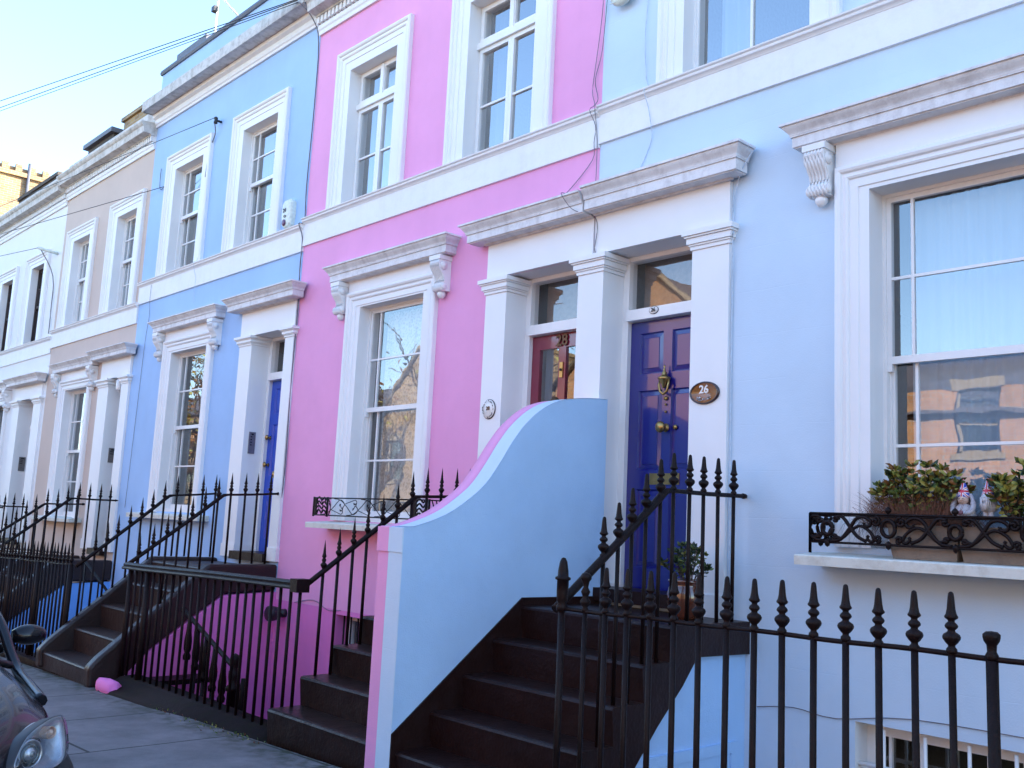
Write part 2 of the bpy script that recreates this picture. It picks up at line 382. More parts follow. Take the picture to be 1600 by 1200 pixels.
    for (kind, fx0, fx1, cmat) in cd:
        x0 = X0+(X1-X0)*fx0; x1 = X0+(X1-X0)*fx1
        am, pr = {'net': (.016, .10), 'lace': (.012, .16), 'drape': (.035, .13)}[kind]
        pleats(x0, x1, Z0+.03, Z1-.02, .36, am, pr, seed=curt_seed+int(fx0*10)).build('curtain', M[cmat], win)
    if sill:
        xs0, xs1, zs0, zs1, pj = sill
        s = MB(); s.prismx([(0.02, zs0), (-pj+.03, zs0), (-pj+.03, zs0-.0), (-pj, zs0), (-pj-.004, zs1-.008), (-pj+.006, zs1), (.17, zs1+.03), (.17, zs0)], xs0, xs1)
        s.build('sill', M['trim2'], win)
    if hood:
        hx0, hx1, hz0, hz1, pj = hood
        h = MB(); moulding(h, hx0, hx1, cornice_prof(hz0, hz1, pj)); h.build('window_cornice', M['trim'], win)
        fr = MB(); fr.box(X0-aw, X1+aw, -.03, .0, Z1+ah+.0015, hz0-.0125); fr.build('frieze', M['white'], win)
        for s_ in (-1, 1):
            cx = X0-aw-.10 if s_ < 0 else X1+aw+.10
            corbel(cx, hz0-.012, .075, .43).build('corbel', M['white'], win)
    return win

def corbel(cx, zt, hw, h):
    """scrolled console bracket: block, S-curve body with flutes, volute and drop"""
    c = MB()
    c.box(cx-hw-.012, cx+hw+.012, -.16, 0, zt-.045, zt)
    prof = [(0, zt-.046), (-.145, zt-.046), (-.158, zt-.075), (-.150, zt-.12), (-.118, zt-.165), (-.085, zt-.205), (-.072, zt-.245), (-.085, zt-.275), (-.112, zt-.298), (-.118, zt-.325), (-.100, zt-.350), (-.07, zt-.360), (0, zt-.355)]
    c.prismx(prof, cx-hw, cx+hw)
    for k in range(6):    # reeded front
        x = cx-hw+.012+k*(2*hw-.024)/5
        c.tube([(x, y-.001, z) for y, z in prof[1:12]], .0085, 6)
    for s_ in (-1, 1):    # side volutes
        rings = []
        for (r, d) in ((.045, 0), (.042, .012), (.02, .014), (.016, .022), (.0, .024)):
            rings.append([(cx+s_*(hw+d), -.095+r*math.cos(a), zt-.105+r*math.sin(a)) for a in [2*math.pi*i/12 for i in range(12)]])
        c.loft(rings)
        rings = []
        for (r, d) in ((.034, 0), (.031, .010), (.014, .012), (.0, .018)):
            rings.append([(cx+s_*(hw+d), -.080+r*math.cos(a), zt-.318+r*math.sin(a)) for a in [2*math.pi*i/12 for i in range(12)]])
        c.loft(rings)
    c.lathe((cx, -.045, zt-h), [(0, 0), (.025, .008), (.042, .035), (.045, .055), (.034, .075), (.02, .085), (.03, .095)], 12)
    return c
M['trim2'] = paint('weathered cream sill', (.68, .67, .60), .7, .12, 60, var=.06, grime=.5, grimecol=(.36, .31, .24))

def pilaster(house, x0, x1, zb, zt, zc):
    p = MB(); p.box(x0, x1, -.035, .245, zb, zt-.001)
    p.box(x0-.012, x1+.012, -.047, .245, zb, zb+.16)
    o = p.build('pilaster', M['white'], house)
    c = MB()
    h = zc-zt
    for (za, zz, pj) in ((0, .20, .012), (.20, .30, .022), (.30, .62, .034), (.62, .72, .048), (.72, 1.0, .062)):
        c.box(x0-pj, x1+pj, -.035-pj, .245, zt+h*za, zt+h*zz-.0015)
    c.build('capital', M['white'], o)

def door(house, X0, X1, Zb, Zt, Zf, kind, yd=.24):
    """X0..X1 clear opening between pilasters; Zt door head, Zf fanlight head"""
    f = MB(); q = .065
    f.box(X0, X0+q, yd-.01, yd+.09, Zb, Zf); f.box(X1-q, X1, yd-.01, yd+.09, Zb, Zf)
    f.box(X0+q, X1-q, yd-.045, yd+.09, Zt+.005, Zt+.085); f.box(X0+q, X1-q, yd-.01, yd+.09, Zf-.04, Zf)
    f.box(X0+q, X1-q, yd-.02, yd+.09, Zt+.085, Zt+.105)
    fr = f.build('door_frame', M['gloss'], house)
    g = MB(); g.quad((X0+q, yd+.04, Zt+.105), (X1-q, yd+.04, Zt+.105), (X1-q, yd+.04, Zf-.04), (X0+q, yd+.04, Zf-.04)); g.build('fanlight', M['fanglass'], fr)
    g = MB(); g.box(X0+.02, X1-.02, yd+.25, yd+.26, Zt+.06, Zf+.1); g.build('fanlight_glow_board', M['fanglow'], fr)  # added board, its warm colour imitates the orange glow in the fanlight
    s = MB(); s.box(X0-.0, X1+.0, -.10, yd+.1, Zb-.10, Zb); s.build('threshold', M['step'], fr)
    x0, x1 = X0+q, X1-q; y = yd+.035; w = x1-x0
    mat = {'six': 'dooru', 'bright': 'doorb', 'glazed': 'doorr', 'dark': 'darkdoor'}[kind]
    d = MB()
    if kind == 'glazed':
        rows = [(Zb+.22, Zb+.85, 0), (Zb+1.0, Zt-.13, 1)]
    else:
        rows = [(Zb+.17, Zb+.80, 0), (Zb+.96, Zb+1.62, 0), (Zb+1.76, Zt-.10, 0)]
    st = .10; mu = .045; xc = (x0+x1)/2
    zs = [Zb] + [v for r in rows for v in r[:2]] + [Zt]
    d.box(x0, x0+st, y, y+.045, Zb, Zt); d.box(x1-st, x1, y, y+.045, Zb, Zt)
    for k in range(0, len(zs), 2): d.box(x0+st, x1-st, y, y+.045, zs[k], zs[k+1])
    for r in rows:
        d.box(xc-mu, xc+mu, y, y+.045, r[0], r[1])
        for (a, b) in ((x0+st, xc-mu), (xc+mu, x1-st)):
            if r[2] == 0:
                # bolection bevel and raised field
                o_ = [(a, y, r[0]), (b, y, r[0]), (b, y, r[1]), (a, y, r[1])]
                i1 = [(a+.012, y+.018, r[0]+.012), (b-.012, y+.018, r[0]+.012), (b-.012, y+.018, r[1]-.012), (a+.012, y+.018, r[1]-.012)]
                i2 = [(a+.045, y+.010, r[0]+.045), (b-.045, y+.010, r[0]+.045), (b-.045, y+.010, r[1]-.045), (a+.045, y+.010, r[1]-.045)]
                i3 = [(a+.049, y+.004, r[0]+.049), (b-.049, y+.004, r[0]+.049), (b-.049, y+.004, r[1]-.049), (a+.049, y+.004, r[1]-.049)]
                d.loft([o_, i1, i2, i3], closed=True, caps=False, sm=False); d.quad(*i3)
    D = d.build('door', M[mat], house)
    if kind == 'glazed':
        g = MB()
        for r in rows:
            if r[2]:
                for (a, b) in ((x0+st, xc-mu), (xc+mu, x1-st)): g.quad((a, y+.02, r[0]), (b, y+.02, r[0]), (b, y+.02, r[1]), (a, y+.02, r[1]))
        g.build('door_glass', M['glass'], D)
        pleats(x0+st, xc-.02, Zb+1.0, Zt-.12, y+.09, .012, .07).build('curtain', M['drape'], D)
        k = MB(); k.box(xc-.02, xc+.02, y-.012, y, 2.86, 3.0); k.lathey((xc, y-.012, 2.93), [(.012, 0), (.012, .012), (0, .014)], 8, 1); k.build('lock_plate', [M['brass'], M['black']], D)
        k = MB(); k.lathey((xc, y-.002, 2.62), [(.03, 0), (.03, .015), (.018, .025), (.018, .04), (.045, .05), (.055, .07), (.045, .09), (0, .1)], 12); k.build('knob', M['bronze'], D)
        txt('28', xc, y-.012, Zt-.07, .15, M['bronze'], D, 'door_number')
    if kind == 'six':
        k = MB(); yk = y-.001; zk = Zb+1.68
        k.lathey((xc, yk, zk), [(.028, 0), (.026, .02), (0, .022)], 10)
        k.lathe((xc, yk-.035, zk-.06), [(0, 0), (.014, .005), (.022, .03), (.04, .06), (.052, .075), (.052, .09), (.03, .1), (.02, .115), (.022, .13), (.010, .14), (.012, .155), (.004, .165), (.009, .18), (0, .20)], 12)
        k.tube([(xc-.045, yk-.035, zk+.02), (xc-.05, yk-.04, zk-.03), (xc-.035, yk-.042, zk-.085), (xc, yk-.044, zk-.11), (xc+.035, yk-.042, zk-.085), (xc+.05, yk-.04, zk-.03), (xc+.045, yk-.035, zk+.02)], .011, 6)
        k.build('knocker', M['brass'], D)
        for dz, q in ((-.14, .018), (-.19, .009), (-.25, .009)):
            k = MB(); k.lathey((xc, yk, zk+dz), [(q, 0), (q, .014), (0, .02)], 8); k.build('stud', M['brass'], D)
        for xx, yy in ((xc-.02, y), ):
            k = MB(); k.lathey((xc, y-.001, 2.35), [(.036, 0), (.034, .008), (.016, .014), (.016, .03), (.034, .042), (.046, .065), (.046, .08), (.03, .097), (0, .104)], 14); k.build('knob', M['brass'], D)
        k = MB(); k.lathey((xc+.10, y-.001, 2.35), [(.02, 0), (.02, .012), (.008, .014), (0, .018)], 12); k.build('lock', M['brass'], D)
        k = MB(); k.box(xc-.15, xc+.15, y-.008, y, Zb+.84, Zb+.93); k.box(xc-.11, xc+.11, y-.013, y-.008, Zb+.855, Zb+.915); k.build('letter_box', M['brass'], D)
    if kind == 'bright':
        for (xx, zz) in ((x0+.06, Zb+1.1), (x0+.06, Zb+1.45)):
            k = MB(); k.lathey((xx, y-.001, zz), [(.028, 0), (.014, .012), (.014, .03), (.034, .045), (.034, .06), (0, .075)], 10); k.build('knob', M['brass'], D)
        for (xx, zz) in ((xc, Zb+.97),):
            k = MB(); k.lathey((xx, y-.001, zz), [(.03, 0), (.016, .012), (.016, .04), (.045, .06), (.045, .08), (0, .1)], 10); k.build('knob', M['brass'], D)
            k = MB(); k.box(xc-.10, xc+.10, y-.01, y, zz-.22, zz-.12); k.build('letter_box', M['brass'], D)
    r = MB(); r.box(X0-.02, X1+.02, 2.3, 2.32, Zb-.02, Zf+.1); r.build('hall_wall', M['room'], D)
    return D

def txt(s, x, y, z, size, mat, parent, name, ext=.004, rotz=0., loc=None, font_w=None):
    cu = bpy.data.curves.new(name, 'FONT'); cu.body = s; cu.size = size; cu.extrude = ext; cu.align_x = 'CENTER'; cu.align_y = 'CENTER'; cu.offset = size*.018; cu.resolution_u = 3
    o = bpy.data.objects.new(name, cu); COL.objects.link(o)
    dg = bpy.context.evaluated_depsgraph_get(); me = bpy.data.meshes.new_from_object(o.evaluated_get(dg)); bpy.data.objects.remove(o)
    me.materials.clear(); me.materials.append(mat)
    o = bpy.data.objects.new(name, me); COL.objects.link(o)
    b = Vector(BASE[parent.name]) if parent else Vector((0, 0, 0))
    me.transform(Matrix.Translation(Vector((x, y, z))-b) @ Matrix.Rotation(rotz, 4, 'Z') @ Matrix.Rotation(math.pi/2, 4, 'X'))
    if parent: o.parent = parent; BASE[o.name] = BASE[parent.name]
    return o

def shell(house, x0, x1, z0, z1, mat, depth=8.):
    r = MB()
    r.quad((x0, depth, z0), (x1, depth, z0), (x1, depth, z1), (x0, depth, z1))
    r.quad((x0+.01, 0, z0), (x0+.01, depth, z0), (x0+.01, depth, z1), (x0+.01, 0, z1)); r.quad((x1-.01, 0, z0), (x1-.01, depth, z0), (x1-.01, depth, z1), (x1-.01, 0, z1))
    r.build('back_wall', M['room'], house)
    r = MB()
    r.box(x0+.01, x1-.01, .02, depth, z1-.12, z1); r.build('roof', M['slate'], house)
    r = MB(); zf = z0+ (z1-z0)*.47
    r.box(x0+.02, x1-.02, .32, depth-.02, 4.35, 4.45); r.build('floor', M['dark'], house)

# ------------------------------------------------------------------ the houses
def string_course(h, x0, x1, zb, zt):
    s = MB(); s.box(x0, x1, -.025, -.0, zb, zt-.075)
    moulding(s, x0, x1, [(0, zt-.0745), (.03, zt-.0745), (.034, zt-.066), (.045, zt-.055), (.062, zt-.048), (.066, zt-.035), (.056, zt-.03), (.056, zt-.024), (.075, zt-.016), (.078, zt-.004), (.07, zt), (0, zt+.006)], left=False, right=False)
    s.build('string_course', M['string'], h)
M['string'] = paint('string course paint', (.79, .78, .78), .6, .1, 60, var=.03, grime=.14, grimecol=(.42, .36, .34), streak=.07)

def rooftop(h, x0, x1, zb, style):
    if style == 'flat':       # blue/pink: white bed mould, big dirty corona
        c = MB(); moulding(c, x0, x1, [(0, zb), (.03, zb), (.035, zb+.035), (.05, zb+.05), (.055, zb+.08), (.055, zb+.12), (.10, zb+.15), (.105, zb+.19), (.105, zb+.20), (.02, zb+.201)], left=False, right=False); c.build('bed_mould', M['string'], h)
        c = MB(); moulding(c, x0, x1, [(.0, zb+.205), (.27, zb+.205), (.27, zb+.195), (.29, zb+.195), (.29, zb+.36), (.0, zb+.44)], left=False, right=False); c.build('cornice', M['dirty'], h)
    else:                     # dentilled
        c = MB(); moulding(c, x0, x1, [(0, zb-.12), (.03, zb-.12), (.035, zb-.07), (.05, zb-.05), (.055, zb)], left=False, right=False)
        moulding(c, x0, x1, [(.0, zb), (.035, zb), (.035, zb+.10), (.0, zb+.10)], left=False, right=False)
        n = int((x1-x0)/.085)
        for k in range(n):
            xx = x0+(k+.5)*(x1-x0)/n; c.box(xx-.024, xx+.024, -.085, -.0355, zb+.012, zb+.0985)
        c.build('bed_mould', M['string'], h)
        c = MB(); moulding(c, x0, x1, [(0, zb+.101), (.095, zb+.101), (.10, zb+.12), (.22, zb+.13), (.23, zb+.20), (.235, zb+.23), (.26, zb+.25), (.28, zb+.28), (.28, zb+.30), (.06, zb+.33), (.06, zb+.56), (.05, zb+.58), (0, zb+.58)], left=False, right=False); c.build('cornice', M['dirty'], h)

def door_hood(h, x0, x1, zf0, zc0, zc1, left=True, right=True):
    f = MB(); f.box(x0, x1, -.035, .235, zf0, zc0-.0125); f.build('door_frieze', M['white'], h)
    c = MB(); moulding(c, x0-.0, x1+.0, cornice_prof(zc0, zc1, .15), left=left, right=right, y=-.035); 
    c.build('door_cornice', M['trim'], h)

GZ = lambda x: -.24+.03*(x+7.0)      # the street falls gently to the left

# ---- pale blue house (26)
H = thing('terraced_house', 'pale blue terraced house with white window and door trim at the right of the row', 'house', (-3.0, 0, GZ(-3)), 'painted terraced houses')
hs26 = H
holes = [(-5.41, -4.49, 1.05, 3.83), (-3.05, -1.89, 1.47, 3.86), (-4.64, -3.50, 5.15, 6.84), (-3.17, -1.6, -.75, .385)]
w = MB(); wallmesh(w, -5.53, -.6, -1.7, 7.78, [(-5.45, -4.45, 1.05, 3.83)]+holes[1:]); w.build('wall', M['pale'], H)
shell(H, -5.53, -.6, -1.7, 8.0, None)
string_course(H, -5.53, -.6, 4.83, 5.17)
rooftop(H, -5.53, -.6, 7.62, 'flat')
w26 = window(H, -3.05, -1.89, 1.47, 3.86, 'margin', .235, .19, curtain='net', sill=(-3.41, -1.53, 1.345, 1.41, .33), hood=(-3.42, -1.52, 4.235, 4.425, .14), cd=(('net', .10, .98, 'net'),), zmid=2.715, yf=.17, label='large sash window with a sheer pleated curtain and glazing bars')
window(H, -4.64, -3.50, 5.17, 6.84, 'slider', .25, .26, gl='glass2', cd=(('drape', .08, .34, 'voile'), ('drape', .84, .97, 'voile')), label='upper sliding window with pale blue curtains drawn to the sides', curt_seed=3)
pilaster(H, -5.70, -5.41, .92, 3.67, 3.82); pilaster(H, -4.49, -4.15, .92, 3.68, 3.83)
door_hood(H, -5.52, -4.15, 3.832, 4.18, 4.40, left=False)
D26 = door(H, -5.41, -4.49, 1.05, 3.26, 3.83, 'six')
# basement window with bars
b = MB(); archi(b, -3.17, -1.6, -.75, .385, [(0, 0), (0, -.16)]); bw = b.build('basement_window', M['white'], H)
s = MB(); s.box(-3.17, -1.6, .16, .2, .30, .385); s.box(-3.17, -3.08, .16, .2, -.75, .3)
for k in range(8): x = -3.02+k*.2; s.box(x-.01, x+.01, .165, .19, -.75, .3)
for z in (.05,-.2): s.box(-3.08, -1.6, .17, .185, z-.01, z+.01)
s.build('sash', M['gloss'], bw)
g = MB(); g.quad((-3.08, .19, -.75), (-1.6, .19, -.75), (-1.6, .19, .3), (-3.08, .19, .3)); g.build('pane', M['glass'], bw)
s = MB(); s.tube([(-3.17, .04, .13), (-1.6, .04, .13)], .014, 6); s.tube([(-3.17, .04, -.1), (-1.6, .04, -.1)], .014, 6)
for k in range(6): x = -3.0+k*.26; s.tube([(x, .04, -.7), (x, .04, .36)], .012, 6)
s.build('security_bars', M['gloss'], bw)

# ---- pink house (25)
H = thing('terraced_house', 'bright pink terraced house with white trim between the two blue houses', 'house', (-8, 0, GZ(-8)), 'painted terraced houses')
hs25 = H
w = MB(); wallmesh(w, -10.45, -5.53, .52, 7.78, [(-6.67, -5.65, 1.05, 3.83), (-9.08, -7.92, 1.47, 3.86), (-9.65, -8.70, 5.15, 6.86), (-7.42, -6.42, 5.15, 6.90)]); w.build('wall', M['pink'], H)
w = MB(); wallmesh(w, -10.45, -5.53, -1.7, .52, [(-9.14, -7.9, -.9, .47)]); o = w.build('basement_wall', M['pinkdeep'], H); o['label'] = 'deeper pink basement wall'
shell(H, -10.45, -5.53, -1.7, 8.0, None)
string_course(H, -10.45, -5.53, 4.80, 5.15)
rooftop(H, -10.45, -5.53, 7.70, 'dentil')
window(H, -9.08, -7.92, 1.47, 3.85, 'margin', .235, .18, sill=(-9.45, -7.55, 1.38, 1.44, .28), hood=(-9.42, -7.58, 4.17, 4.37, .14), cd=(('lace', .03, .97, 'lace'),), zmid=2.70, curt_seed=5, label='tall sash window with a white lace curtain over a white sill')
window(H, -9.65, -8.70, 5.15, 6.86, 'casement', .27, .27, gl='glass2', cd=(('drape', .03, .24, 'drape'), ('net', .24, .9, 'net')), curt_seed=2, label='left upper casement window with a transom')
window(H, -7.42, -6.42, 5.15, 6.88, 'casement', .27, .27, gl='glass2', cd=(('drape', .03, .2, 'drape'), ), curt_seed=4, label='right upper casement window with a transom')
pilaster(H, -6.91, -6.62, .92, 3.67, 3.81)
door_hood(H, -6.91, -5.5405, 3.832, 4.17, 4.37, right=False)
D25 = door(H, -6.62, -5.70, 1.05, 3.27, 3.83, 'glazed')
b = MB(); archi(b, -9.14, -7.9, -.9, .47, [(0, 0), (0, -.14)]); bw = b.build('basement_window', M['pinkdeep'], H)
s = MB(); s.box(-9.14, -9.06, .14, .2, -.9, .47); s.box(-8.62, -8.56, .14, .2, -.9, .47); s.box(-9.06, -7.9, .14, .2, .41, .47); s.box(-9.14, -7.9, .14, .2, .12, .15); s.build('sash', M['gloss'], bw)
g = MB(); g.quad((-9.1, .18, -.9), (-7.9, .18, -.9), (-7.9, .18, .45), (-9.1, .18, .45)); g.build('pane', M['glass'], bw)
s = MB()
for k in range(9): x = -9.05+k*.13; s.tube([(x, .05, -.9), (x, .05, .47)], .010, 6)
s.tube([(-9.14, .05, .13), (-7.9, .05, .13)], .012, 6); s.build('security_bars', M['iron'], bw)

# ---- sky blue house
H = thing('terraced_house', 'sky blue terraced house with a bright blue front door left of the pink house', 'house', (-13, 0, GZ(-13)), 'painted terraced houses')
hsB = H
w = MB(); wallmesh(w, -15.5, -10.45, -1.7, 8.66, [(-11.55, -10.60, 1.03, 3.79), (-14.03, -12.88, 1.47, 3.83), (-14.55, -13.58, 5.07, 6.80), (-12.33, -11.37, 5.07, 6.84)]); w.build('wall', M['blue'], H)
shell(H, -15.5, -10.45, -1.7, 8.3, None)
string_course(H, -15.5, -10.45, 4.74, 5.09)
rooftop(H, -15.5, -10.45, 7.74, 'flat')
p = MB(); p.box(-15.5, -10.45, -.004, .25, 8.25, 8.67); p.build('parapet', M['blue'], H)
p = MB(); p.prismx([(-.03, 8.67), (-.045, 8.70), (-.03, 8.75), (.03, 8.79), (.2, 8.79), (.29, 8.75), (.29, 8.67)], -15.53, -10.4); p.build('coping', M['lead'], H)
window(H, -14.03, -12.88, 1.46, 3.81, 'margin', .235, .19, sill=(-14.74, -12.35, 1.365, 1.43, .16), hood=(-14.36, -12.55, 4.14, 4.32, .14), cd=(('drape', .05, .4, 'drape'),), zmid=2.70, curt_seed=7, label='ground floor sash window with a grey curtain')
window(H, -14.55, -13.58, 5.07, 6.80, 'margin', .29, .26, gl='glass2', cd=(('drape', .05, .35, 'drape'),), zmid=6.03, curt_seed=8, label='left upper sash window')
window(H, -12.33, -11.37, 5.07, 6.83, 'margin', .29, .26, gl='glass2', cd=(('drape', .05, .3, 'drape'),), zmid=6.05, curt_seed=9, label='right upper sash window beside the alarm box')
pilaster(H, -11.84, -11.51, .95, 3.67, 3.79); pilaster(H, -10.66, -10.455, .95, 3.67, 3.79)
door_hood(H, -11.84, -10.455, 3.792, 4.13, 4.32)
DB = door(H, -11.51, -10.66, 1.03, 3.22, 3.79, 'bright')

# ---- beige house
H = thing('terraced_house', 'beige terraced house with white trim and dentilled cornice left of the sky blue house', 'house', (-17.5, 0, GZ(-17.5)), 'painted terraced houses')
w = MB(); wallmesh(w, -19.6, -15.5, -1.8, 7.55, [(-16.40, -15.75, .83, 3.60), (-18.50, -17.42, 1.27, 3.55), (-18.97, -18.12, 4.77, 6.44), (-16.82, -15.98, 4.77, 6.48)]); w.build('wall', M['beige'], H)
shell(H, -19.6, -15.5, -1.8, 7.8, None)
string_course(H, -19.6, -15.5, 4.44, 4.78)
rooftop(H, -19.6, -15.5, 7.50, 'dentil')
window(H, -18.50, -17.42, 1.26, 3.55, 'margin', .25, .18, sill=(-19.0, -17.0, 1.21, 1.27, .2), hood=(-18.83, -17.08, 3.88, 4.05, .13), cd=(('lace', .05, .95, 'net'),), zmid=2.45, curt_seed=11, label='ground floor sash window with pale curtains')
window(H, -18.97, -18.12, 4.77, 6.44, 'margin', .32, .24, gl='glass2', cd=(('net', .05, .95, 'net'),), zmid=5.7, curt_seed=12, label='left upper sash window')
window(H, -16.82, -15.98, 4.77, 6.48, 'margin', .32, .26, gl='glass2', cd=(('net', .05, .95, 'net'),), zmid=5.7, curt_seed=13, label='right upper sash window')
pilaster(H, -16.80, -16.35, .80, 3.47, 3.60); pilaster(H, -15.80, -15.505, .80, 3.47, 3.60)
door_hood(H, -16.75, -15.505, 3.602, 3.92, 4.09)
door(H, -16.35, -15.80, .83, 3.0, 3.60, 'dark')
lt = MB(); lt.lathe((-16.02, .02, 3.38), [(0, 0), (.05, .01), (.055, .04), (.055, .17), (.03, .19), (.03, .22)], 10); lt.build('porch_light', M['gloss'], H)

# ---- white house
H = thing('terraced_house', 'white terraced house with dark brown sash windows at the far left of the row', 'house', (-22, 0, GZ(-22)), 'painted terraced houses')
w = MB(); wallmesh(w, -24.6, -19.6, -2.0, 7.40, [(-21.05, -20.15, .8, 3.52), (-23.3, -22.15, 1.15, 3.50), (-23.40, -22.62, 4.67, 6.30), (-21.36, -20.60, 4.67, 6.30)]); w.build('wall', M['whitew'], H)
shell(H, -24.6, -19.6, -2.0, 7.65, None)
string_course(H, -24.6, -19.6, 4.35, 4.68)
rooftop(H, -24.6, -19.6, 7.42, 'dentil')
window(H, -23.3, -22.15, 1.15, 3.50, 'margin', .22, .18, joinery='brownsash', sill=(-23.7, -21.8, 1.1, 1.15, .2), hood=(-23.55, -21.9, 3.78, 3.95, .13), zmid=2.35, label='ground floor window with dark brown sashes')
window(H, -23.40, -22.62, 4.67, 6.28, 'margin', .33, .24, joinery='brownsash', gl='glass2', zmid=5.5, label='left upper window with dark brown sashes')
window(H, -21.36, -20.60, 4.67, 6.30, 'margin', .33, .24, joinery='brownsash', gl='glass2', zmid=5.5, label='right upper window with dark brown sashes')
pilaster(H, -21.45, -21.05, .75, 3.40, 3.52); pilaster(H, -20.15, -19.72, .75, 3.40, 3.52)
door_hood(H, -21.42, -19.75, 3.522, 3.80, 3.97)
door(H, -21.05, -20.15, .8, 2.95, 3.52, 'dark')


# ------------------------------------------------------------------ front steps and stair walls
def step_poly(tops, fronts, zb, yb=0.0, under=None):
    pts = [(fronts[0], zb)]
    for i, (z, y) in enumerate(zip(tops, fronts)):
        r = .022
        if i > 0: pts.append((y, tops[i-1]))
        pts += [(y-.018, z-.045), (y-.022, z-.02), (y-.014, z-.006), (y+.006, z)]
    pts.append((yb, tops[-1]))
    pts += under if under else [(yb, zb)]
    return pts

def steps(label, x0, x1, tops, fronts, zb, under, mat='step', kerb=None, sidecol=None, side=None, group='front steps'):
    H = thing('front_steps', label, 'steps', ((x0+x1)/2, fronts[0], zb), group)
    s = MB(); s.prismx(step_poly(tops, fronts, zb, 0, under), x0, x1); s.build('flight', M[mat], H)
    if side:     # rendered wall carrying the flight
        for (sx0, sx1, pts, col) in side:
            s = MB(); s.prismx(pts, sx0, sx1); s.build('side_wall', M[col], H)
    if kerb:
        for (kx0, kx1, pts) in kerb:
            s = MB(); s.prismx(pts, kx0, kx1); o = s.build('stringer', M[mat], H)
            bv = o.modifiers.new('round', 'BEVEL'); bv.width = .03; bv.segments = 3; bv.limit_method = 'ANGLE'
    return H

T = [.01, .238, .465, .692, .92]; Fr = [-1.95, -1.68, -1.41, -1.14, -.87]
h = steps('dark brown painted steps up to the deep blue door numbered 26', -5.34, -3.95, T, Fr, -.24,
      [(0, .70), (-.60, .71), (-.75, .54), (-1.0, .31), (-1.22, .08), (-1.52, -.24)],
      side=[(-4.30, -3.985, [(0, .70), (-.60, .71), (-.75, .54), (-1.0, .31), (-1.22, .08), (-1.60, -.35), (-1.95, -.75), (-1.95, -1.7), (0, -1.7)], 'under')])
sk = MB(); sk.prismx([(-2.004, .12), (-.88, .98), (0, .98), (0, .60), (-.80, .60), (-1.98, -.40), (-2.004, -.40)], -5.345, -5.332); sk.build('skirting', M['step'], h)
d = MB(); d.box(-3.985, -3.965, -1.05, -.10, .06, .13); d.box(-3.985, -3.965, -1.05, -.97, -1.2, .06); d.box(-3.985, -3.965, -.18, -.10, -1.2, .06); d.box(-3.985, -3.975, -.97, -.18, -1.2, .06); d.build('cupboard_door', M['under'], h)
steps('dark brown painted steps between the pink railing and the curved wall', -7.0, -5.63, T, Fr, -.26,
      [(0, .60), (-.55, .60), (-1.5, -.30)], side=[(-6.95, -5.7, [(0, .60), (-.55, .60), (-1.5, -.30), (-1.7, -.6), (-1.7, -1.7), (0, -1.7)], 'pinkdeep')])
TB = [-.17, .09, .35, .61, .87]; FB = [-2.02, -1.70, -1.42, -1.14, -.86]
def stair_kerb(tops, fronts, lift=.12):
    return [(fronts[0]-.05, tops[0]-.18), (fronts[0]-.06, tops[0]+.02), (fronts[0]+.03, tops[0]+lift), (fronts[-1], tops[-1]+.045), (0, tops[-1]+.045), (0, tops[-1]-.25), (-.65, tops[-1]-.28), (-1.05, tops[-1]-.56), (-1.45, tops[-1]-.86), (-1.75, tops[-1]-1.18), (-1.95, tops[-1]-1.22)]
h = steps('worn brown stone steps with sloping side kerbs to the bright blue door', -11.98, -10.60, TB, FB, -.36, [(0, .6), (-.6, .6), (-1.75, -.36)], mat='stone',
      kerb=[(-12.12, -11.98, stair_kerb(TB, FB)), (-10.60, -10.452, stair_kerb(TB, FB))],
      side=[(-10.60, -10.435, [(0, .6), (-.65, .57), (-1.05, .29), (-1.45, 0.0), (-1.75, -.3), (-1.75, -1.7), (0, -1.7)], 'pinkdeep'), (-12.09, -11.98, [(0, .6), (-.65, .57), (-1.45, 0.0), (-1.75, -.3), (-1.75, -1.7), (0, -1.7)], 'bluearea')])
TE = [z-.24 for z in TB]
h = steps('stone steps with dark side kerbs up to the beige house porch', -16.88, -15.62, TE, FB, -.6, [(0, .35), (-.6, .35), (-1.75, -.6)], mat='stone',
      kerb=[(-17.02, -16.88, stair_kerb(TE, FB)), (-15.62, -15.47, stair_kerb(TE, FB))],
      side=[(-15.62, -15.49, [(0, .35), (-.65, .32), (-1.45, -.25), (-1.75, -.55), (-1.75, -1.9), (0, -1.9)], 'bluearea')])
TW = [z-.35 for z in TB]
h = steps('stone steps with dark side kerbs up to the white house door', -21.25, -19.85, TW, FB, -.8, [(0, .25), (-.6, .25), (-1.75, -.8)], mat='stone',
      kerb=[(-21.4, -21.25, stair_kerb(TW, FB)), (-19.85, -19.7, stair_kerb(TW, FB))])

# curved party wall between the two flights
curve = catmull([(-1.99, 1.46, 0), (-1.91, 1.468, 0), (-1.74, 1.52, 0), (-1.58, 1.59, 0), (-1.41, 1.70, 0), (-1.29, 1.80, 0), (-1.17, 1.95, 0), (-1.05, 2.12, 0), (-.92, 2.27, 0), (-.74, 2.41, 0), (-.53, 2.50, 0), (-.25, 2.55, 0), (-.0, 2.57, 0)], 5)
prof = [(-2.0, -.30), (-2.0, 1.455)] + [(a, b) for a, b, _ in curve] + [(0, -.30)]
H = thing('stair_wall', 'curved stucco wall half pink half pale blue between the two front steps', 'wall', (-5.48, -1.9, -.26))
for (x0, x1, mt, lb) in ((-5.625, -5.5, 'pink', 'pink painted half'), (-5.4995, -5.345, 'wallface', 'pale blue painted half')):
    s = MB(); s.prismx(prof, x0, x1); o = s.build('wall_half', [M[mt]], H); o['label'] = lb
    for p in o.data.polygons:
        if p.normal.z > .2: p.use_smooth = True
